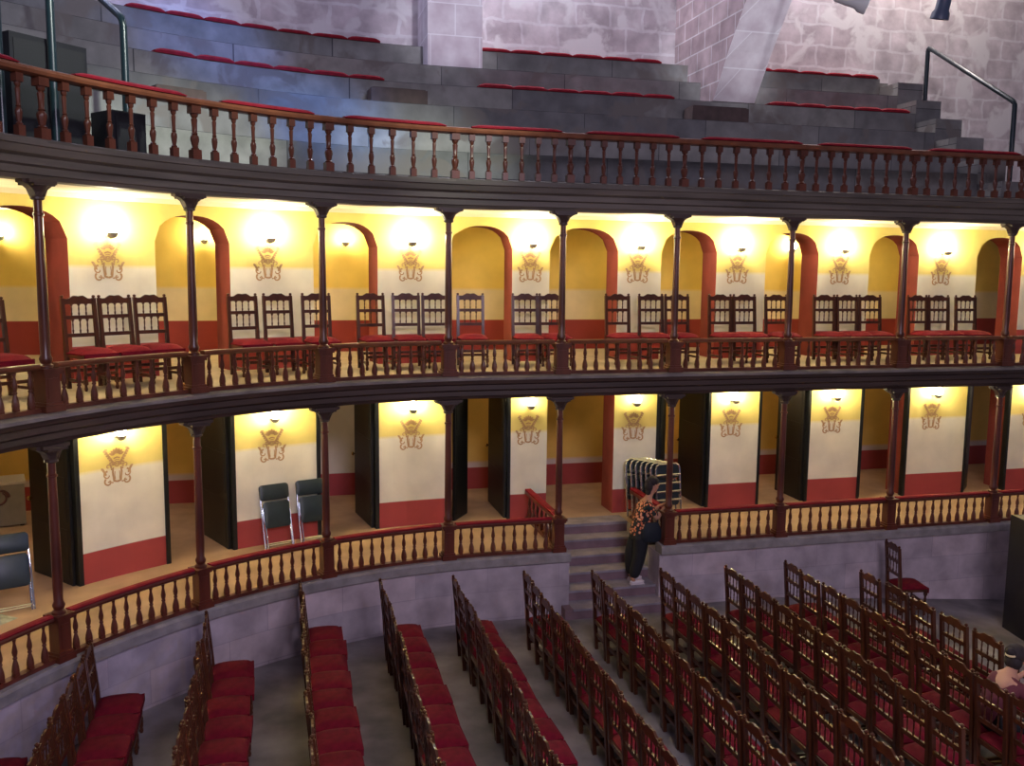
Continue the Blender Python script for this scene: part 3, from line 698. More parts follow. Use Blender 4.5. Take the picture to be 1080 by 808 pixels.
# ------------------------------------------------------------------ carved chair
def make_chair():
    r = empty('carved_chair'); W = 0.200
    def leg_back(x):
        b = MB()
        vs = []; lv = [(-0.03, 0.0, 0.022), (0.0, 0.45, 0.024), (0.01, 0.62, 0.022), (0.055, 1.105, 0.021)]
        for y, z, h in lv: vs += [(x-h, y-h, z), (x+h, y-h, z), (x+h, y+h, z), (x-h, y+h, z)]
        fs = [(0,3,2,1), (12,13,14,15)]
        for i in range(3):
            for j in range(4): fs.append((4*i+j, 4*i+(j+1) % 4, 4*i+4+(j+1) % 4, 4*i+4+j))
        b.add(vs, fs)
        b.lathe([(0.012, 1.105), (0.014, 1.110), (0.021, 1.120), (0.020, 1.132), (0.008, 1.142)], x=x, y=0.056, n=8)
        b.build('leg', M['chair'], r)
    for s in (-1, 1): leg_back(s*W)
    for s in (-1, 1):
        b = MB(); x = s*0.198; y = -0.43
        b.box(x-0.023, x+0.023, y-0.023, y+0.023, 0.33, 0.43); b.box(x-0.021, x+0.021, y-0.021, y+0.021, 0.08, 0.14)
        b.lathe([(0.016, 0.0), (0.024, 0.03), (0.016, 0.06), (0.020, 0.08)], x=x, y=y, n=8)
        b.lathe([(0.018, 0.14), (0.024, 0.17), (0.014, 0.20), (0.023, 0.26), (0.016, 0.30), (0.022, 0.33)], x=x, y=y, n=8)
        b.build('leg', M['chair'], r)
    b = MB(); b.box(-W-0.012, W+0.012, -0.45, 0.012, 0.385, 0.435); b.build('seat_frame', M['chair'], r)
    # domed cushion
    b = MB(); nx, ny = 8, 8; vs = []; fs = []
    def q(t): return 1 - abs(2*t-1)**2.6
    for j in range(ny+1):
        for i in range(nx+1):
            tx, ty = i/nx, j/ny
            vs.append((-0.222 + 0.444*tx, -0.475 + 0.47*ty, 0.445 + 0.068*min(1, (q(tx)*q(ty)))**0.45))
    for j in range(ny):
        for i in range(nx): a = j*(nx+1)+i; fs.append((a, a+1, a+nx+2, a+nx+1))
    base = (nx+1)*(ny+1)
    per = [i for i in range(nx+1)] + [j*(nx+1)+nx for j in range(1, ny+1)] + [ny*(nx+1)+i for i in range(nx-1, -1, -1)] + [j*(nx+1) for j in range(ny-1, 0, -1)]
    low = []
    for p in per: v = vs[p]; vs.append((v[0]*0.97, (v[1]+0.24)*0.97-0.24, 0.428)); low.append(len(vs)-1)
    m_ = len(per)
    for k in range(m_): fs.append((per[k], low[k], low[(k+1) % m_], per[(k+1) % m_]))
    fs.append(tuple(low)); b.add(vs, fs)
    # front flap of fabric
    b.box(-0.218, 0.218, -0.478, -0.455, 0.37, 0.450)
    b.build('seat', M['seat'], r, smooth=True)
    # back: crest rail, two rails, spindles in two rows
    b = MB()
    def yb(z): return 0.01 + (z-0.62)*0.045/0.48
    n = 12
    vs = []
    for i in range(n+1):
        t = i/n; x = -W+0.018 + (2*W-0.036)*t
        top = 1.092 + 0.045*math.sin(PI*t)**1.5 + 0.008*math.cos(6*PI*t)
        bot = 1.030 - 0.006*math.cos(8*PI*t)
        y = yb(1.05)
        vs += [(x, y-0.011, bot), (x, y+0.011, bot), (x, y+0.011, top), (x, y-0.011, top)]
    fs = [(0,1,2,3), (4*n, 4*n+3, 4*n+2, 4*n+1)]
    for i in range(n):
        for j in range(4): fs.append((4*i+j, 4*i+4+j, 4*i+4+(j+1) % 4, 4*i+(j+1) % 4))
    b.add(vs, fs); b.build('crest_rail', M['chair'], r)
    b = MB()
    for z in (0.870, 0.650):
        y = yb(z); b.box(-W+0.018, W-0.018, y-0.013, y+0.013, z-0.023, z+0.023)
    for k in range(3):
        x = (k-1)*0.092
        for z0, z1 in ((0.673, 0.847), (0.893, 1.034)):
            y = yb((z0+z1)/2); h = z1-z0
            b.lathe([(0.008, z0), (0.012, z0+h*0.2), (0.007, z0+h*0.3), (0.010, z0+h*0.6), (0.007, z0+h*0.8), (0.016, z0+h*0.93), (0.020, z1)], x=x, y=y, n=6)
    b.build('backrest', M['chair'], r)
    b = MB()
    for z, y in ((0.20, -0.43),): b.box(-W, W, y-0.012, y+0.012, z-0.02, z+0.02)
    for s in (-1, 1):
        b.box(s*W-0.012, s*W+0.012, -0.43, -0.02, 0.095, 0.13)
    b.box(-W, W, -0.035, -0.012, 0.20, 0.24)
    b.build('stretcher', M['chair'], r)
    register(r); return r
chair = make_chair(); first = True
def put_chair(loc, rz, label, group):
    global first
    o = place(chair, not first, loc, rz); first = False
    return tag(o, label, 'chair', group)
# upper tier chairs, standing against the wall in front of each pier
UPC = [(-5.70, 1), (-4.76, 2), (-4.37, 2), (-3.98, 2), (-2.90, 3), (-2.47, 3), (-1.99, 3), (-1.29, 4), (-0.83, 4), (-0.44, 4), (0.03, 4), (0.93, 5), (1.38, 5),
       (2.52, 6), (3.11, 6), (3.58, 6), (4.38, 7), (4.84, 7), (5.45, 7), (6.39, 8), (6.85, 8), (7.31, 8), (8.30, 9), (8.75, 9), (9.33, 9)]
cnt = {}
for u, g in UPC:
    cnt[g] = cnt.get(g, 0) + 1
    put_chair(pos(u, 1.42, Z2+0.002), rot(u) + random.uniform(-0.05, 0.05),
              'upper tier carved chair, %s in the group below the %s wall ornament from left' % (ORD[cnt[g]], ORD[g-1]) if g > 1 else 'carved chair standing alone at the far left edge of the upper tier', 'carved chairs along the upper tier wall')
# stalls rows: (s of the chair backs, t of the end nearest the wall, t of the near end)
ROWS = [(-2.93, 9.25, 6.8), (-2.03, 10.42, 6.6), (-0.87, 11.04, 6.5), (0.24, 11.91, 6.4), (1.28, 11.75, 6.2), (2.23, 11.65, 6.0), (3.20, 11.63, 6.0), (4.14, 11.46, 6.0),
        (5.08, 11.34, 6.0), (6.02, 11.25, 6.4), (6.96, 11.26, 6.4), (7.84, 10.72, 7.3)]
RN = ['leftmost', 'second', 'third', 'fourth', 'fifth', 'sixth', 'seventh', 'eighth', 'ninth', 'tenth', 'eleventh', 'frontmost']
for ri, (s, t0, t1) in enumerate(ROWS):
    t = t0 - 0.23; k = 0
    gap = 0.535 if ri == 11 else 0.468
    while t > t1:
        k += 1
        put_chair((s + random.uniform(-0.02, 0.02), t + random.uniform(-0.01, 0.01), pit_z(s+0.3) if s < 7 else -0.02), PI/2 + random.uniform(-0.045, 0.045),
                  'red-seated carved chair, %s from the stone wall in the %s stalls row%s' % (ORD[k], RN[ri], '' if ri in (0, 11) else ' from left'),
                  'carved chairs in the stalls rows')
        t -= gap
put_chair((9.45, 12.15, pit_z(9.6)), PI/2 - 0.15, 'lone carved chair with red seat standing by the stone wall near the stage', 'loose chairs of the stalls')

# ------------------------------------------------------------------ gallery seat cushions
def cushion(l):
    b = MB(); n = 8; rs = []
    for i in range(n+1):
        t = i/n; e = max(0.25, 1-abs(2*t-1)**6); w = 0.19*(0.9+0.1*e); h = 0.065*e**0.5; x = -l/2 + l*t
        rs.append([(x, -w, 0.0), (x, -w*1.04, h*0.6), (x, -w*0.9, h), (x, 0, h*1.05), (x, w*0.8, h*0.95), (x, w*1.04, h*0.5), (x, w, 0.0)])
    b.rings(rs); return b
cu = cushion(0.61).build('seat_cushion', M['velvet'], smooth=True); fc = True
def cushions(k, ua, ub, where):
    global fc
    st = 0.62/(1 + to(k)/R) if ua < 0 else 0.61
    u = ua + st/2; j = 0
    while u < ub:
        j += 1
        sw = 0.62/(1+to(k)/R) if u < 0 else 0.615
        if fc: o = cu; fc = False
        else: o = cu.copy(); COL.objects.link(o)
        o.location = pos(u, to(k)+0.155, tz(k)+0.002); o.rotation_euler = (0, 0, rot(u) + random.uniform(-0.02, 0.02))
        o.scale = (random.uniform(0.95, 1.03), 1, random.uniform(0.85, 1.15))
        tag(o, 'flat red cushion, %s from the left %s' % (ORD[j] if j < 17 else 'last', where), 'cushion', 'red cushions on the gallery steps')
        u += sw
cushions(7, -3.22, -0.75, 'on top gallery step left of the pillar')
cushions(7, 0.80, 4.25, 'on top gallery step between the pillars')
cushions(7, 6.30, 9.30, 'on top gallery step right of the leaning rib')
cushions(5, -3.24, -0.85, 'on middle gallery step left of the pillar')
cushions(5, 0.55, 4.35, 'on middle gallery step between the pillars')
cushions(5, 6.2, 9.2, 'on middle gallery step right of the leaning rib')

# ------------------------------------------------------------------ gallery pipe railings
def railing(u, pts, label, low=None):
    r = tag(empty('pipe_railing', pos(u, pts[0][0], pts[0][1]), rot(u)), label, 'railing')
    P_ = [pos(u, o, z) for o, z in pts]
    b = MB()
    def rnd(pl):
        out = [pl[0]]
        for i in range(1, len(pl)-1):
            a, c, e = pl[i-1], pl[i], pl[i+1]; d1 = (a-c).normalized()*0.09; d2 = (e-c).normalized()*0.09
            for t in (0, 0.33, 0.67, 1): out.append((c+d1)*(1-t)**2 + c*2*t*(1-t) + (c+d2)*t*t)
        out.append(pl[-1]); return out
    b.tube(rnd(P_), 0.045, 10); b.build('pipe', M['pipe'], r, smooth=True, world=True)
    b = MB()
    for q in (P_[0], P_[-1]): b.lathe([(0.075, 0), (0.075, 0.015), (0.05, 0.02)], x=q.x, y=q.y, n=12, ax=Matrix.Translation((0, 0, q.z)))
    b.build('foot_flange', M['pipe'], r, world=True)
railing(10.12, [(1.5, 6.43), (1.5, 8.33), (3.95, 9.85), (3.95, 6.43)], 'bent dark pipe handrail at the right end of gallery seats')
railing(-4.36, [(1.0, 7.03), (1.0, 8.16), (4.2, 10.2), (4.2, 9.0)], 'bent dark pipe handrail crossing the gallery steps at left, right one of pair')
railing(-5.38, [(0.58, 6.43), (0.58, 8.75), (3.6, 10.4), (3.6, 8.3)], 'dark pipe handrail beside the large black box at gallery left')
railing(-6.0, [(0.5, 6.43), (0.5, 8.6), (3.6, 10.3), (3.6, 8.3)], 'blue-lit pipe handrail at the far left edge of the gallery')
# gallery boxes stand in for the dark stair well, not loudspeakers
def speaker_or_box(name, loc, rz, w, d, h, label, cat='loudspeaker'):
    r = tag(empty(name, loc, rz), label, cat)
    b = MB(); b.box(-w/2, w/2, -d/2, d/2, 0.03, h)
    for sx in (-1, 1):
        for sy in (-1, 1): b.box(sx*(w/2-0.06)-0.03, sx*(w/2-0.06)+0.03, sy*(d/2-0.06)-0.03, sy*(d/2-0.06)+0.03, 0, 0.03)
    b.build('cabinet', M['darkbox'], r)
    b = MB(); b.box(-w/2+0.04, w/2-0.04, -d/2-0.012, -d/2, 0.08, h-0.06); b.build('grille', M['grille'], r)
    b = MB(); b.box(-0.08, 0.08, -0.02, 0.02, h, h+0.03); b.build('handle', M['darkbox'], r)
    return r
speaker_or_box('loudspeaker', pos(-5.35, 0.95, 6.43), rot(-5.35), 0.90, 0.55, 1.22, 'large black box standing in for the gallery stair enclosure at left edge')
speaker_or_box('loudspeaker', pos(-4.62, 0.68, 6.43), rot(-4.62), 0.42, 0.45, 0.55, 'low black box added for the dark of the stair well behind the gallery balustrade')
speaker_or_box('loudspeaker', pos(-6.35, 1.25, 6.43), rot(-6.35), 0.9, 0.6, 1.45, 'taller black box standing in for the stair enclosure at far left of the gallery')
speaker_or_box('loudspeaker', (11.20, 11.0, pit_z(11.2)), -0.2, 0.7, 0.75, 1.85, 'tall black loudspeaker standing on the floor at the right edge')

# spotlights hung over the gallery
def spotlight(loc, rx, rz, s, mm, label):
    r = tag(empty('stage_spotlight', loc, rz), label, 'spotlight')
    ax = Matrix.Rotation(rx, 4, 'X')
    b = MB(); b.lathe([(0.05*s, -0.16*s), (0.09*s, -0.13*s), (0.095*s, 0.12*s), (0.12*s, 0.16*s), (0.125*s, 0.24*s), (0.105*s, 0.24*s), (0.09*s, 0.14*s), (0.0, 0.13*s)], n=16, ax=ax); b.build('can', mm, r, smooth=True)
    b = MB(); b.tube([(-0.12*s, 0, 0), (-0.14*s, 0, 0.2*s), (0, 0, 0.30*s), (0.14*s, 0, 0.2*s), (0.12*s, 0, 0)], 0.012*s); b.tube([(0, 0, 0.3*s), (0, 0, 2.5)], 0.014); b.build('yoke', M['pipe'], r)
M['whitecan'] = mat('white_enamel', (0.75, 0.78, 0.74), 0.35)
M['bluecan'] = mat('dark_blue_enamel', (0.06, 0.08, 0.13), 0.4)
spotlight((8.35, 12.6, 9.33), math.radians(110), 1.15, 1.3, M['whitecan'], 'white cylindrical spotlight hanging at the top edge, right of leaning rib')
spotlight((9.72, 12.2, 9.28), math.radians(195), 0.2, 1.1, M['bluecan'], 'dark spotlight pointing down at the top edge above right handrail')

# ------------------------------------------------------------------ folding chairs
def folded_chair():
    """padded folding chair, folded flat; stands upright, faces -y"""
    r = empty('folding_chair'); W = 0.22
    b = MB()
    for s in (-1, 1):
        b.tube([(s*W, -0.02, 0.0), (s*W, 0.0, 0.5), (s*(W-0.005), 0.02, 0.86), (s*(W-0.05), 0.022, 0.93)], 0.012)
        b.tube([(s*(W-0.03), -0.06, 0.0), (s*(W-0.03), -0.03, 0.35), (s*(W-0.03), 0.0, 0.62)], 0.011)
    b.tube([(-W, -0.02, 0.04), (W, -0.02, 0.04)], 0.011); b.tube([(-W+0.03, -0.055, 0.07), (W-0.03, -0.055, 0.07)], 0.011)
    b.tube([(-W+0.05, 0.022, 0.93), (W-0.05, 0.022, 0.93)], 0.012)
    b.build('frame', M['chrome'], r)
    def pad(x, z0, z1, y0, y1, rr=0.05):
        b = MB(); pts = []
        for cx, cz, a0 in ((x-rr, z1-rr, 0), (-x+rr, z1-rr, PI/2), (-x+rr, z0+rr, PI), (x-rr, z0+rr, 3*PI/2)):
            for k in range(5): a = a0 + PI/2*k/4; pts.append((cx + rr*math.cos(a), cz + rr*math.sin(a)))
        def ring(y, s): 
            mx, mz = 0, (z0+z1)/2; return [(p[0]*s, y, mz + (p[1]-mz)*s) for p in pts]
        b.rings([ring(y0, 0.9), ring(y0+0.008, 1.0), ring(y1-0.008, 1.0), ring(y1, 0.92)]); return b
    pad(0.225, 0.72, 0.955, -0.035, 0.03).build('backrest', M['blackpad'], r, smooth=True)
    pad(0.20, 0.30, 0.70, -0.065, -0.02).build('seat', M['blackpad'], r, smooth=True)
    register(r); return r
fcp = folded_chair()
o = place(fcp, False, pos(-2.46, WOFF-0.26, Z1+0.005), rot(-2.46)); o.rotation_euler = (math.radians(-13), 0, rot(-2.46)); tag(o, 'black padded folding chair leaning folded against the lower wall, left one of pair', 'folding chair', 'folding chairs leaning on the wall')
o = place(fcp, True, pos(-2.0, WOFF-0.24, Z1+0.005), rot(-2.0)); o.rotation_euler = (math.radians(-13), 0, rot(-2.0)); tag(o, 'black padded folding chair leaning folded beside the column, right one of pair', 'folding chair', 'folding chairs leaning on the wall')
def stacked_chair():
    """folded chair seen from behind: chrome hoop with cross bars over dark pads"""
    r = empty('folding_chair'); W = 0.23; b = MB()
    b.tube([(-W, 0, 0.0), (-W, 0, 0.90), (-W+0.02, 0, 0.955), (-W+0.07, 0, 0.985), (W-0.07, 0, 0.985), (W-0.02, 0, 0.955), (W, 0, 0.90), (W, 0, 0.0)], 0.017)
    for z in (0.10, 0.38, 0.52, 0.66, 0.80): b.tube([(-W, -0.005, z), (W, -0.005, z)], 0.021)
    b.build('frame', M['chrome'], r)
    for nm, z0, z1 in (('backrest', 0.74, 0.965), ('seat', 0.28, 0.70)):
        b = MB(); rs = []
        for y, k in ((0.012, 0.92), (0.020, 1.0), (0.045, 1.0), (0.052, 0.92)): rs.append([(x*k*(W-0.02), y, (z0+z1)/2 + q*k*(z1-z0)/2) for x, q in ((-1, -0.8), (-0.85, -1), (0.85, -1), (1, -0.8), (1, 0.8), (0.85, 1), (-0.85, 1), (-1, 0.8))])
        b.rings(rs); b.build(nm, M['blackpad'], r, smooth=True)
    register(r); return r
scp = stacked_chair()
for k in range(7):
    o = place(scp, k > 0, (5.98 + 0.055*k, 14.40 - 0.088*k, Z1+0.006), 0.12); o.rotation_euler = (math.radians(-7), 0, 0.12)
    tag(o, 'black chrome-framed folding chair in the leaning stack behind the woman, %s from the front' % ORD[7-k], 'folding chair', 'stack of folding chairs behind the woman')
# folding chair standing near the left balustrade
o = place(fcp, True, (-3.22, 11.80, Z1+0.006), 0); o.rotation_euler = (math.radians(-16), 0, math.radians(22)); o.scale = (1.05, 1, 1.0)
tag(o, 'black padded folding chair with chrome legs at the left edge, behind the lower balustrade', 'folding chair')
# crumpled pale cloth beneath it
b = MB(); n = 16; vs = []; fs = []
for j in range(n+1):
    for i in range(n+1):
        x, y = i/n-0.5, j/n-0.5; e = max(0, 1-(2*max(abs(x), abs(y)))**4)
        vs.append((x*0.9, y*0.6, 0.006 + e*(0.03+0.035*math.sin(13*x+5*y)*math.cos(9*y-4*x)+0.02*random.random())))
for j in range(n):
    for i in range(n): a = j*(n+1)+i; fs.append((a, a+1, a+n+2, a+n+1))
b.add(vs, fs); o = b.build('crumpled_cloth', mat('pale_green_cloth', (0.36, 0.38, 0.27), 0.9, vary=0.3, scale=12), smooth=True)
o.location = (-3.62, 11.42, Z1); o.rotation_euler = (0, 0, 0.95); tag(o, 'crumpled pale green cloth on the floor behind the left balustrade', 'cloth')

# grey machine with a swirl emblem in the left corridor
root = tag(empty('grey_cabinet', (-4.50, 16.1, Z1), math.radians(16)), 'grey metal cabinet with dark round emblem in the far left corridor', 'cabinet')
M['greym'] = mat('grey_metal', (0.22, 0.20, 0.17), 0.5, vary=0.1, scale=5)
b = MB(); b.box(-0.36, 0.36, -0.28, 0.28, 0.03, 0.70); b.build('body', M['greym'], root)
b = MB(); b.box(-0.38, 0.38, -0.30, 0.30, 0.70, 0.74); b.build('lid', mat('pale_top', (0.5, 0.45, 0.38), 0.5), root)
b = MB(); 
for i in range(2):
    pts = [((0.13-0.05*t)*math.cos(i*PI+t*4.2), -0.285, 0.50+(0.13-0.05*t)*math.sin(i*PI+t*4.2)) for t in [k/14 for k in range(15)]]
    b.tube(pts, [0.03*(1-0.05*k) for k in range(15)], 6)
b.build('emblem', mat('dark_red_emblem', (0.09, 0.03, 0.03), 0.5), root)
b = MB()
for sx in (-1, 1): b.box(sx*0.3-0.03, sx*0.3+0.03, -0.24, 0.24, 0, 0.03)
b.build('foot', M['darkbox'], root)

# ------------------------------------------------------------------ people
def skin(name, chains, m, root, sub=2, world=False):
    """chains: list of lists of (x,y,z,radius); nodes that coincide are welded"""
    vs, es, rad, idx = [], [], [], {}
    for ch in chains:
        prev = None
        for p in ch:
            key = tuple(round(c, 4) for c in p[:3])
            if key not in idx: idx[key] = len(vs); vs.append(p[:3]); rad.append(p[3])
            i = idx[key]
            if prev is not None and prev != i and (prev, i) not in es and (i, prev) not in es: es.append((prev, i))
            prev = i
    me = D.meshes.new(name); me.from_pydata(vs, es, []); me.materials.append(m)
    o = D.objects.new(name, me); COL.objects.link(o); o.parent = root
    o.modifiers.new('Skin', 'SKIN'); o.modifiers['Skin'].use_smooth_shade = True
    sv = me.skin_vertices[0].data if me.skin_vertices else None
    if sv is None:
        bm = bmesh.new(); bm.from_mesh(me); bm.verts.layers.skin.verify(); bm.to_mesh(me); bm.free(); sv = me.skin_vertices[0].data
    for k, r_ in enumerate(rad):
        rr = r_ if isinstance(r_, tuple) else (r_, r_)
        sv[k].radius = rr; sv[k].use_root = (k == 0)
    s = o.modifiers.new('Sub', 'SUBSURF'); s.levels = sub; s.render_levels = sub
    return o
def ellipsoid(b, c, r, n=14, m=10, mat_=None, zmin=-1.0):
    rs = []
    for j in range(m+1):
        a = -PI/2 + PI*j/m; z = math.sin(a)
        if z < zmin: z = zmin
        q = math.sqrt(max(0.0001, 1-z*z))
        ring = [Vector((r[0]*q*math.cos(2*PI*i/n), r[1]*q*math.sin(2*PI*i/n), r[2]*z)) for i in range(n)]
        if mat_: ring = [mat_ @ v for v in ring]
        rs.append([v + Vector(c) for v in ring])
    return b.rings(rs)
M['skin'] = mat('tan_skin', (0.48, 0.24, 0.15), 0.55)
M['hair'] = mat('dark_brown_hair', (0.020, 0.012, 0.012), 0.8, vary=0.4, scale=40, aniso=(1, 1, 0.1))
M['trouser'] = mat('black_cloth', (0.006, 0.006, 0.009), 0.8)
M['shoe'] = mat('white_shoe', (0.75, 0.66, 0.66), 0.4)
M['bag'] = mat('dark_navy_bag', (0.007, 0.011, 0.018), 0.75, vary=0.3, scale=5)
def floral():
    m = D.materials.new('orange_floral_blouse'); m.use_nodes = True; nt = m.node_tree; b = nt.nodes['Principled BSDF']; b.inputs['Roughness'].default_value = 0.8
    tc = nt.nodes.new('ShaderNodeTexCoord'); v = nt.nodes.new('ShaderNodeTexVoronoi'); v.inputs['Scale'].default_value = 22
    nt.links.new(tc.outputs['Object'], v.inputs['Vector'])
    rp = nt.nodes.new('ShaderNodeValToRGB'); rp.color_ramp.interpolation = 'CONSTANT'
    e = rp.color_ramp.elements; e[0].color = (0.75, 0.42, 0.25, 1); e[0].position = 0; e[1].position = 0.33; e[1].color = (0.62, 0.14, 0.05, 1)
    x = e.new(0.48); x.color = (0.012, 0.02, 0.018, 1)
    nt.links.new(v.outputs['Distance'], rp.inputs['Fac']); nt.links.new(rp.outputs['Color'], b.inputs['Base Color']); return m
M['floral'] = floral()
def hand(palm, d, side, up, curl=0.5):
    """five short tapered fingers rooted in the palm; d = pointing direction"""
    P_, d, side, up = Vector(palm), Vector(d).normalized(), Vector(side).normalized(), Vector(up).normalized()
    ch = []
    for k, (o, l) in enumerate(((-0.030, 0.075), (-0.010, 0.086), (0.010, 0.080), (0.028, 0.062))):
        a = P_ + d*0.035 + side*o; c = a + d*l*0.5 - up*l*0.12*curl; e = c + d*l*0.35 - up*l*0.40*curl
        ch.append([(*P_, 0.020), (*a, 0.011), (*c, 0.0095), (*e, 0.008)])
    a = P_ - side*0.032 + d*0.005; c = a - side*0.02 + d*0.03; e = c + d*0.028 - up*0.01
    ch.append([(*P_, 0.020), (*a, 0.012), (*c, 0.010), (*e, 0.008)])
    return ch
# woman leaning over the corner post of the balustrade, standing on the stair
F = (5.20, 13.00, 0.333)
w_ = tag(empty('person', F), 'woman in orange floral blouse and black trousers leaning on the balustrade post', 'person')
# local frame: x towards the stage, y to the rear, z up; floor at 0
HP = (0.22, 0.0, 0.86); CH = (0.30, 0.0, 1.22); NK = (0.345, 0.0, 1.36)
def arm(sy, el, wr):
    return [(*CH[:2], CH[2]), (0.31, sy*0.15, 1.25, 0.052), (*el, 0.040), (*wr, 0.026)]
elb = {-1: (0.42, -0.18, 1.05), 1: (0.47, 0.14, 1.10)}; wri = {-1: (0.56, -0.10, 1.20), 1: (0.60, 0.03, 1.22)}
body = []
body.append([(*HP, (0.085, 0.08)), (0.24, 0.0, 1.02, (0.10, 0.08)), (*CH, (0.125, 0.095)), (*NK, 0.055), (0.375, 0.0, 1.43, 0.05), (0.42, 0.0, 1.50, (0.078, 0.085)), (0.43, 0.0, 1.585, (0.075, 0.09)), (0.425, 0.0, 1.635, 0.05)])
for sy in (-1, 1):
    body.append([(*CH, 0.10), (0.31, sy*0.15, 1.25, 0.052), (*elb[sy], 0.040), (*wri[sy], 0.026)])
    wv = Vector(wri[sy]); pm = wv + Vector((0.06, 0.005, 0.015)); body.append([(*wv, 0.026), (*pm, 0.028)])
    for c in hand(pm, (1, 0, -0.15), (0, 1, 0), (0, 0, 1), 0.9): body.append(c)
    kx = 0.20 if sy < 0 else 0.14
    body.append([(*HP, 0.08), (0.20, sy*0.08, 0.76, 0.07), (kx-0.02, sy*0.095, 0.46, 0.055), (0.08 if sy < 0 else 0.12, sy*0.10, 0.11, 0.04), (0.08 if sy < 0 else 0.12, sy*0.10, 0.05, 0.036), (0.19 if sy < 0 else 0.23, sy*0.10, 0.028, 0.030)])
skin('body', body, M['skin'], w_)
# face details
b = MB(); ellipsoid(b, (0.505, 0, 1.555), (0.020, 0.011, 0.022)); 
ellipsoid(b, (0.425, -0.080, 1.555), (0.016, 0.008, 0.026)); b.build('nose', M['skin'], w_, smooth=True)
b = MB(); ellipsoid(b, (0.497, 0, 1.508), (0.010, 0.020, 0.006)); b.build('mouth', mat('lip_red', (0.4, 0.10, 0.09), 0.5), w_, smooth=True)
b = MB()
for sy in (-1, 1): ellipsoid(b, (0.492, sy*0.032, 1.580), (0.010, 0.012, 0.007))
b.build('eyes', mat('dark_eye', (0.02, 0.015, 0.015), 0.3), w_, smooth=True)
b = MB(); ellipsoid(b, (0.405, 0, 1.615), (0.098, 0.094, 0.085)); ellipsoid(b, (0.345, 0, 1.55), (0.068, 0.088, 0.115)); ellipsoid(b, (0.335, 0, 1.46), (0.045, 0.07, 0.07)); b.build('hair', M['hair'], w_, smooth=True)
tor = [[(0.185, 0, 0.70, (0.180, 0.17)), (0.21, 0, 0.86, (0.178, 0.16)), (0.245, 0, 1.04, (0.160, 0.135)), (*CH, (0.165, 0.130)), (0.335, 0, 1.335, 0.075)]]
for sy in (-1, 1):
    e = Vector(elb[sy]); s0 = Vector((0.31, sy*0.15, 1.25)); mid = s0.lerp(e, 0.75)
    tor.append([(*CH, (0.165, 0.130)), (*s0, 0.068), (*mid, 0.056)])
skin('blouse', tor, M['floral'], w_)
leg = []
for sy in (-1, 1):
    kx = 0.20 if sy < 0 else 0.14; ax_ = 0.08 if sy < 0 else 0.12
    leg.append([(0.235, 0, 1.0, (0.11, 0.11)), (0.215, 0, 0.84, (0.150, 0.150)), (0.20, sy*0.085, 0.70, 0.130), (kx-0.02, sy*0.095, 0.46, 0.115), (ax_, sy*0.10, 0.085, 0.088)])
skin('trousers', leg, M['trouser'], w_)
for sy in (-1, 1):
    fx = 0.15 if sy < 0 else 0.19
    b = MB(); ellipsoid(b, (fx, sy*0.10, 0.036), (0.125, 0.045, 0.036)); b.box(fx-0.115, fx+0.115, sy*0.10-0.038, sy*0.10+0.038, 0.0, 0.014); b.build('shoe', M['shoe'], w_, smooth=True)
bag = tag(empty('shoulder_bag', (F[0]+0.33, F[1]-0.20, F[2]+0.70)), 'dark navy shoulder bag hanging at the leaning woman\'s side', 'bag')
b = MB(); rs = []
for z, sx, sy in ((0.0, 0.12, 0.035), (0.04, 0.165, 0.06), (0.18, 0.16, 0.055), (0.28, 0.12, 0.035), (0.31, 0.09, 0.012)):
    rs.append([(sx*math.cos(2*PI*i/14), sy*math.sin(2*PI*i/14), z) for i in range(14)])
b.rings(rs); b.build('pouch', M['bag'], bag, smooth=True)
b = MB(); b.tube([(-0.10, 0, 0.28), (-0.10, 0.03, 0.45), (-0.07, 0.08, 0.60), (-0.02, 0.14, 0.63), (0.03, 0.10, 0.55), (0.10, 0.03, 0.42), (0.10, 0, 0.28)], 0.012); b.build('strap', M['bag'], bag, smooth=True)

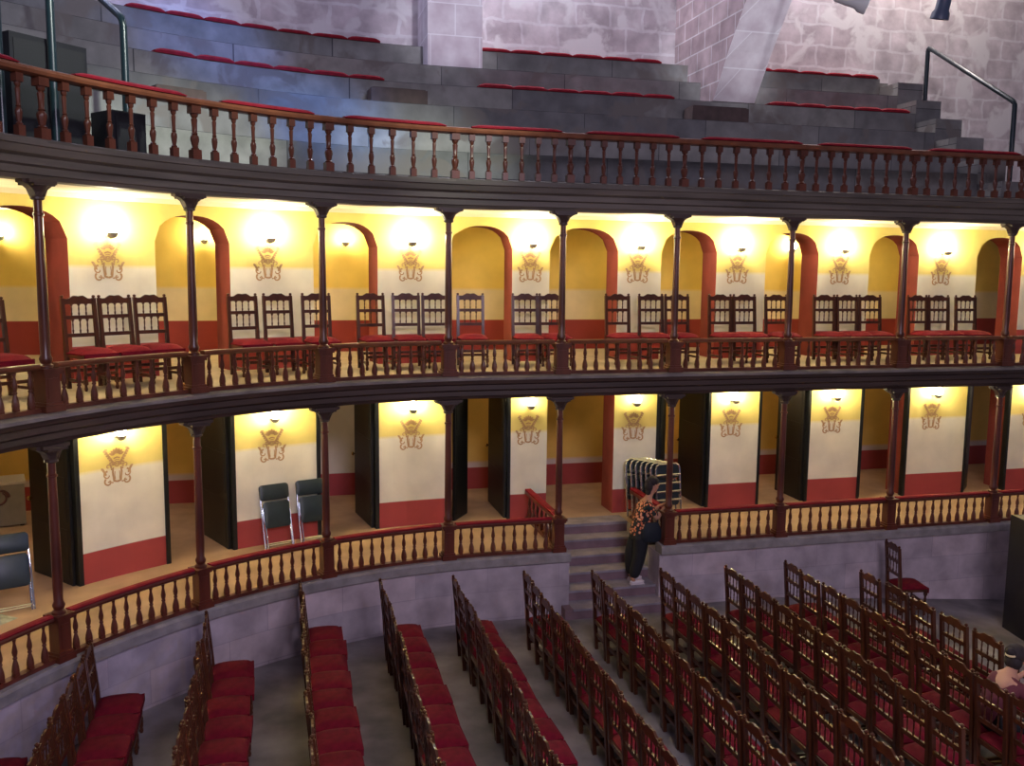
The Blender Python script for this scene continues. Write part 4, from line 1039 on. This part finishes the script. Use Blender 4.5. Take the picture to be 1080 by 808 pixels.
# seated person at the right edge, bent forward over the chair in front
sp_ = tag(empty('person', (7.10, 7.52, 0.0)), 'seated person with dark tied hair bent forward at the lower right edge', 'person')
bd = [[(0.02, 0, 0.56, (0.14, 0.13)), (0.08, 0, 0.78, (0.12, 0.11)), (0.20, 0.02, 0.98, (0.12, 0.10)), (0.29, 0.05, 1.06, 0.06), (0.34, 0.07, 1.11, 0.055), (0.40, 0.09, 1.17, 0.085), (0.42, 0.10, 1.22, 0.07)]]
for sy in (-1, 1):
    el = (0.36, sy*0.22, 0.80); wr = (0.52, sy*0.12, 0.98)
    bd.append([(0.20, 0.02, 0.98, 0.12), (0.22, sy*0.17, 0.97, 0.055), (*el, 0.042), (*wr, 0.028)])
    pm = Vector(wr) + Vector((0.05, 0, 0.02)); bd.append([(*wr, 0.028), (*pm, 0.026)])
    for c in hand(pm, (1, 0, 0.1), (0, 1, 0), (0, 0, 1), 0.6): bd.append(c)
    bd.append([(0.02, 0, 0.56, 0.13), (0.08, sy*0.10, 0.57, 0.085), (0.38, sy*0.11, 0.53, 0.065), (0.36, sy*0.11, 0.12, 0.042), (0.36, sy*0.11, 0.06, 0.038), (0.47, sy*0.11, 0.035, 0.032)])
skin('body', bd, M['skin'], sp_)
skin('shirt', [[(0.0, 0, 0.54, (0.16, 0.15)), (0.07, 0, 0.78, (0.15, 0.135)), (0.19, 0.02, 0.965, (0.16, 0.14)), (0.265, 0.04, 1.03, 0.075)]] + [[(0.19, 0.02, 0.965, 0.15), (0.22, sy*0.17, 0.96, 0.072), (0.31, sy*0.205, 0.86, 0.058)] for sy in (-1, 1)], mat('dark_red_shirt', (0.12, 0.02, 0.03), 0.8), sp_)
skin('trousers', [[(0.0, 0, 0.56, (0.155, 0.14)), (0.08, sy*0.10, 0.57, 0.10), (0.38, sy*0.11, 0.53, 0.08), (0.36, sy*0.11, 0.10, 0.06)] for sy in (-1, 1)], M['trouser'], sp_)
b = MB(); ellipsoid(b, (0.375, 0.085, 1.235), (0.115, 0.115, 0.10)); ellipsoid(b, (0.28, 0.06, 1.27), (0.05, 0.05, 0.045)); ellipsoid(b, (0.33, 0.07, 1.16), (0.08, 0.10, 0.09)); b.build('hair', M['hair'], sp_, smooth=True)
b = MB(); b.tube([(0.285+0.045*math.cos(a), 0.06+0.045*math.sin(a), 1.24) for a in [2*PI*k/12 for k in range(13)]], 0.012); b.build('hair_tie', mat('pale_gold_tie', (0.7, 0.55, 0.3), 0.5), sp_)
b = MB(); ellipsoid(b, (0.475, 0.11, 1.18), (0.02, 0.013, 0.02)); ellipsoid(b, (0.40, 0.0, 1.17), (0.016, 0.01, 0.024)); b.build('nose', M['skin'], sp_, smooth=True)
for sy in (-1, 1):
    b = MB(); ellipsoid(b, (0.42, sy*0.11, 0.036), (0.125, 0.045, 0.036)); b.build('shoe', M['trouser'], sp_, smooth=True)
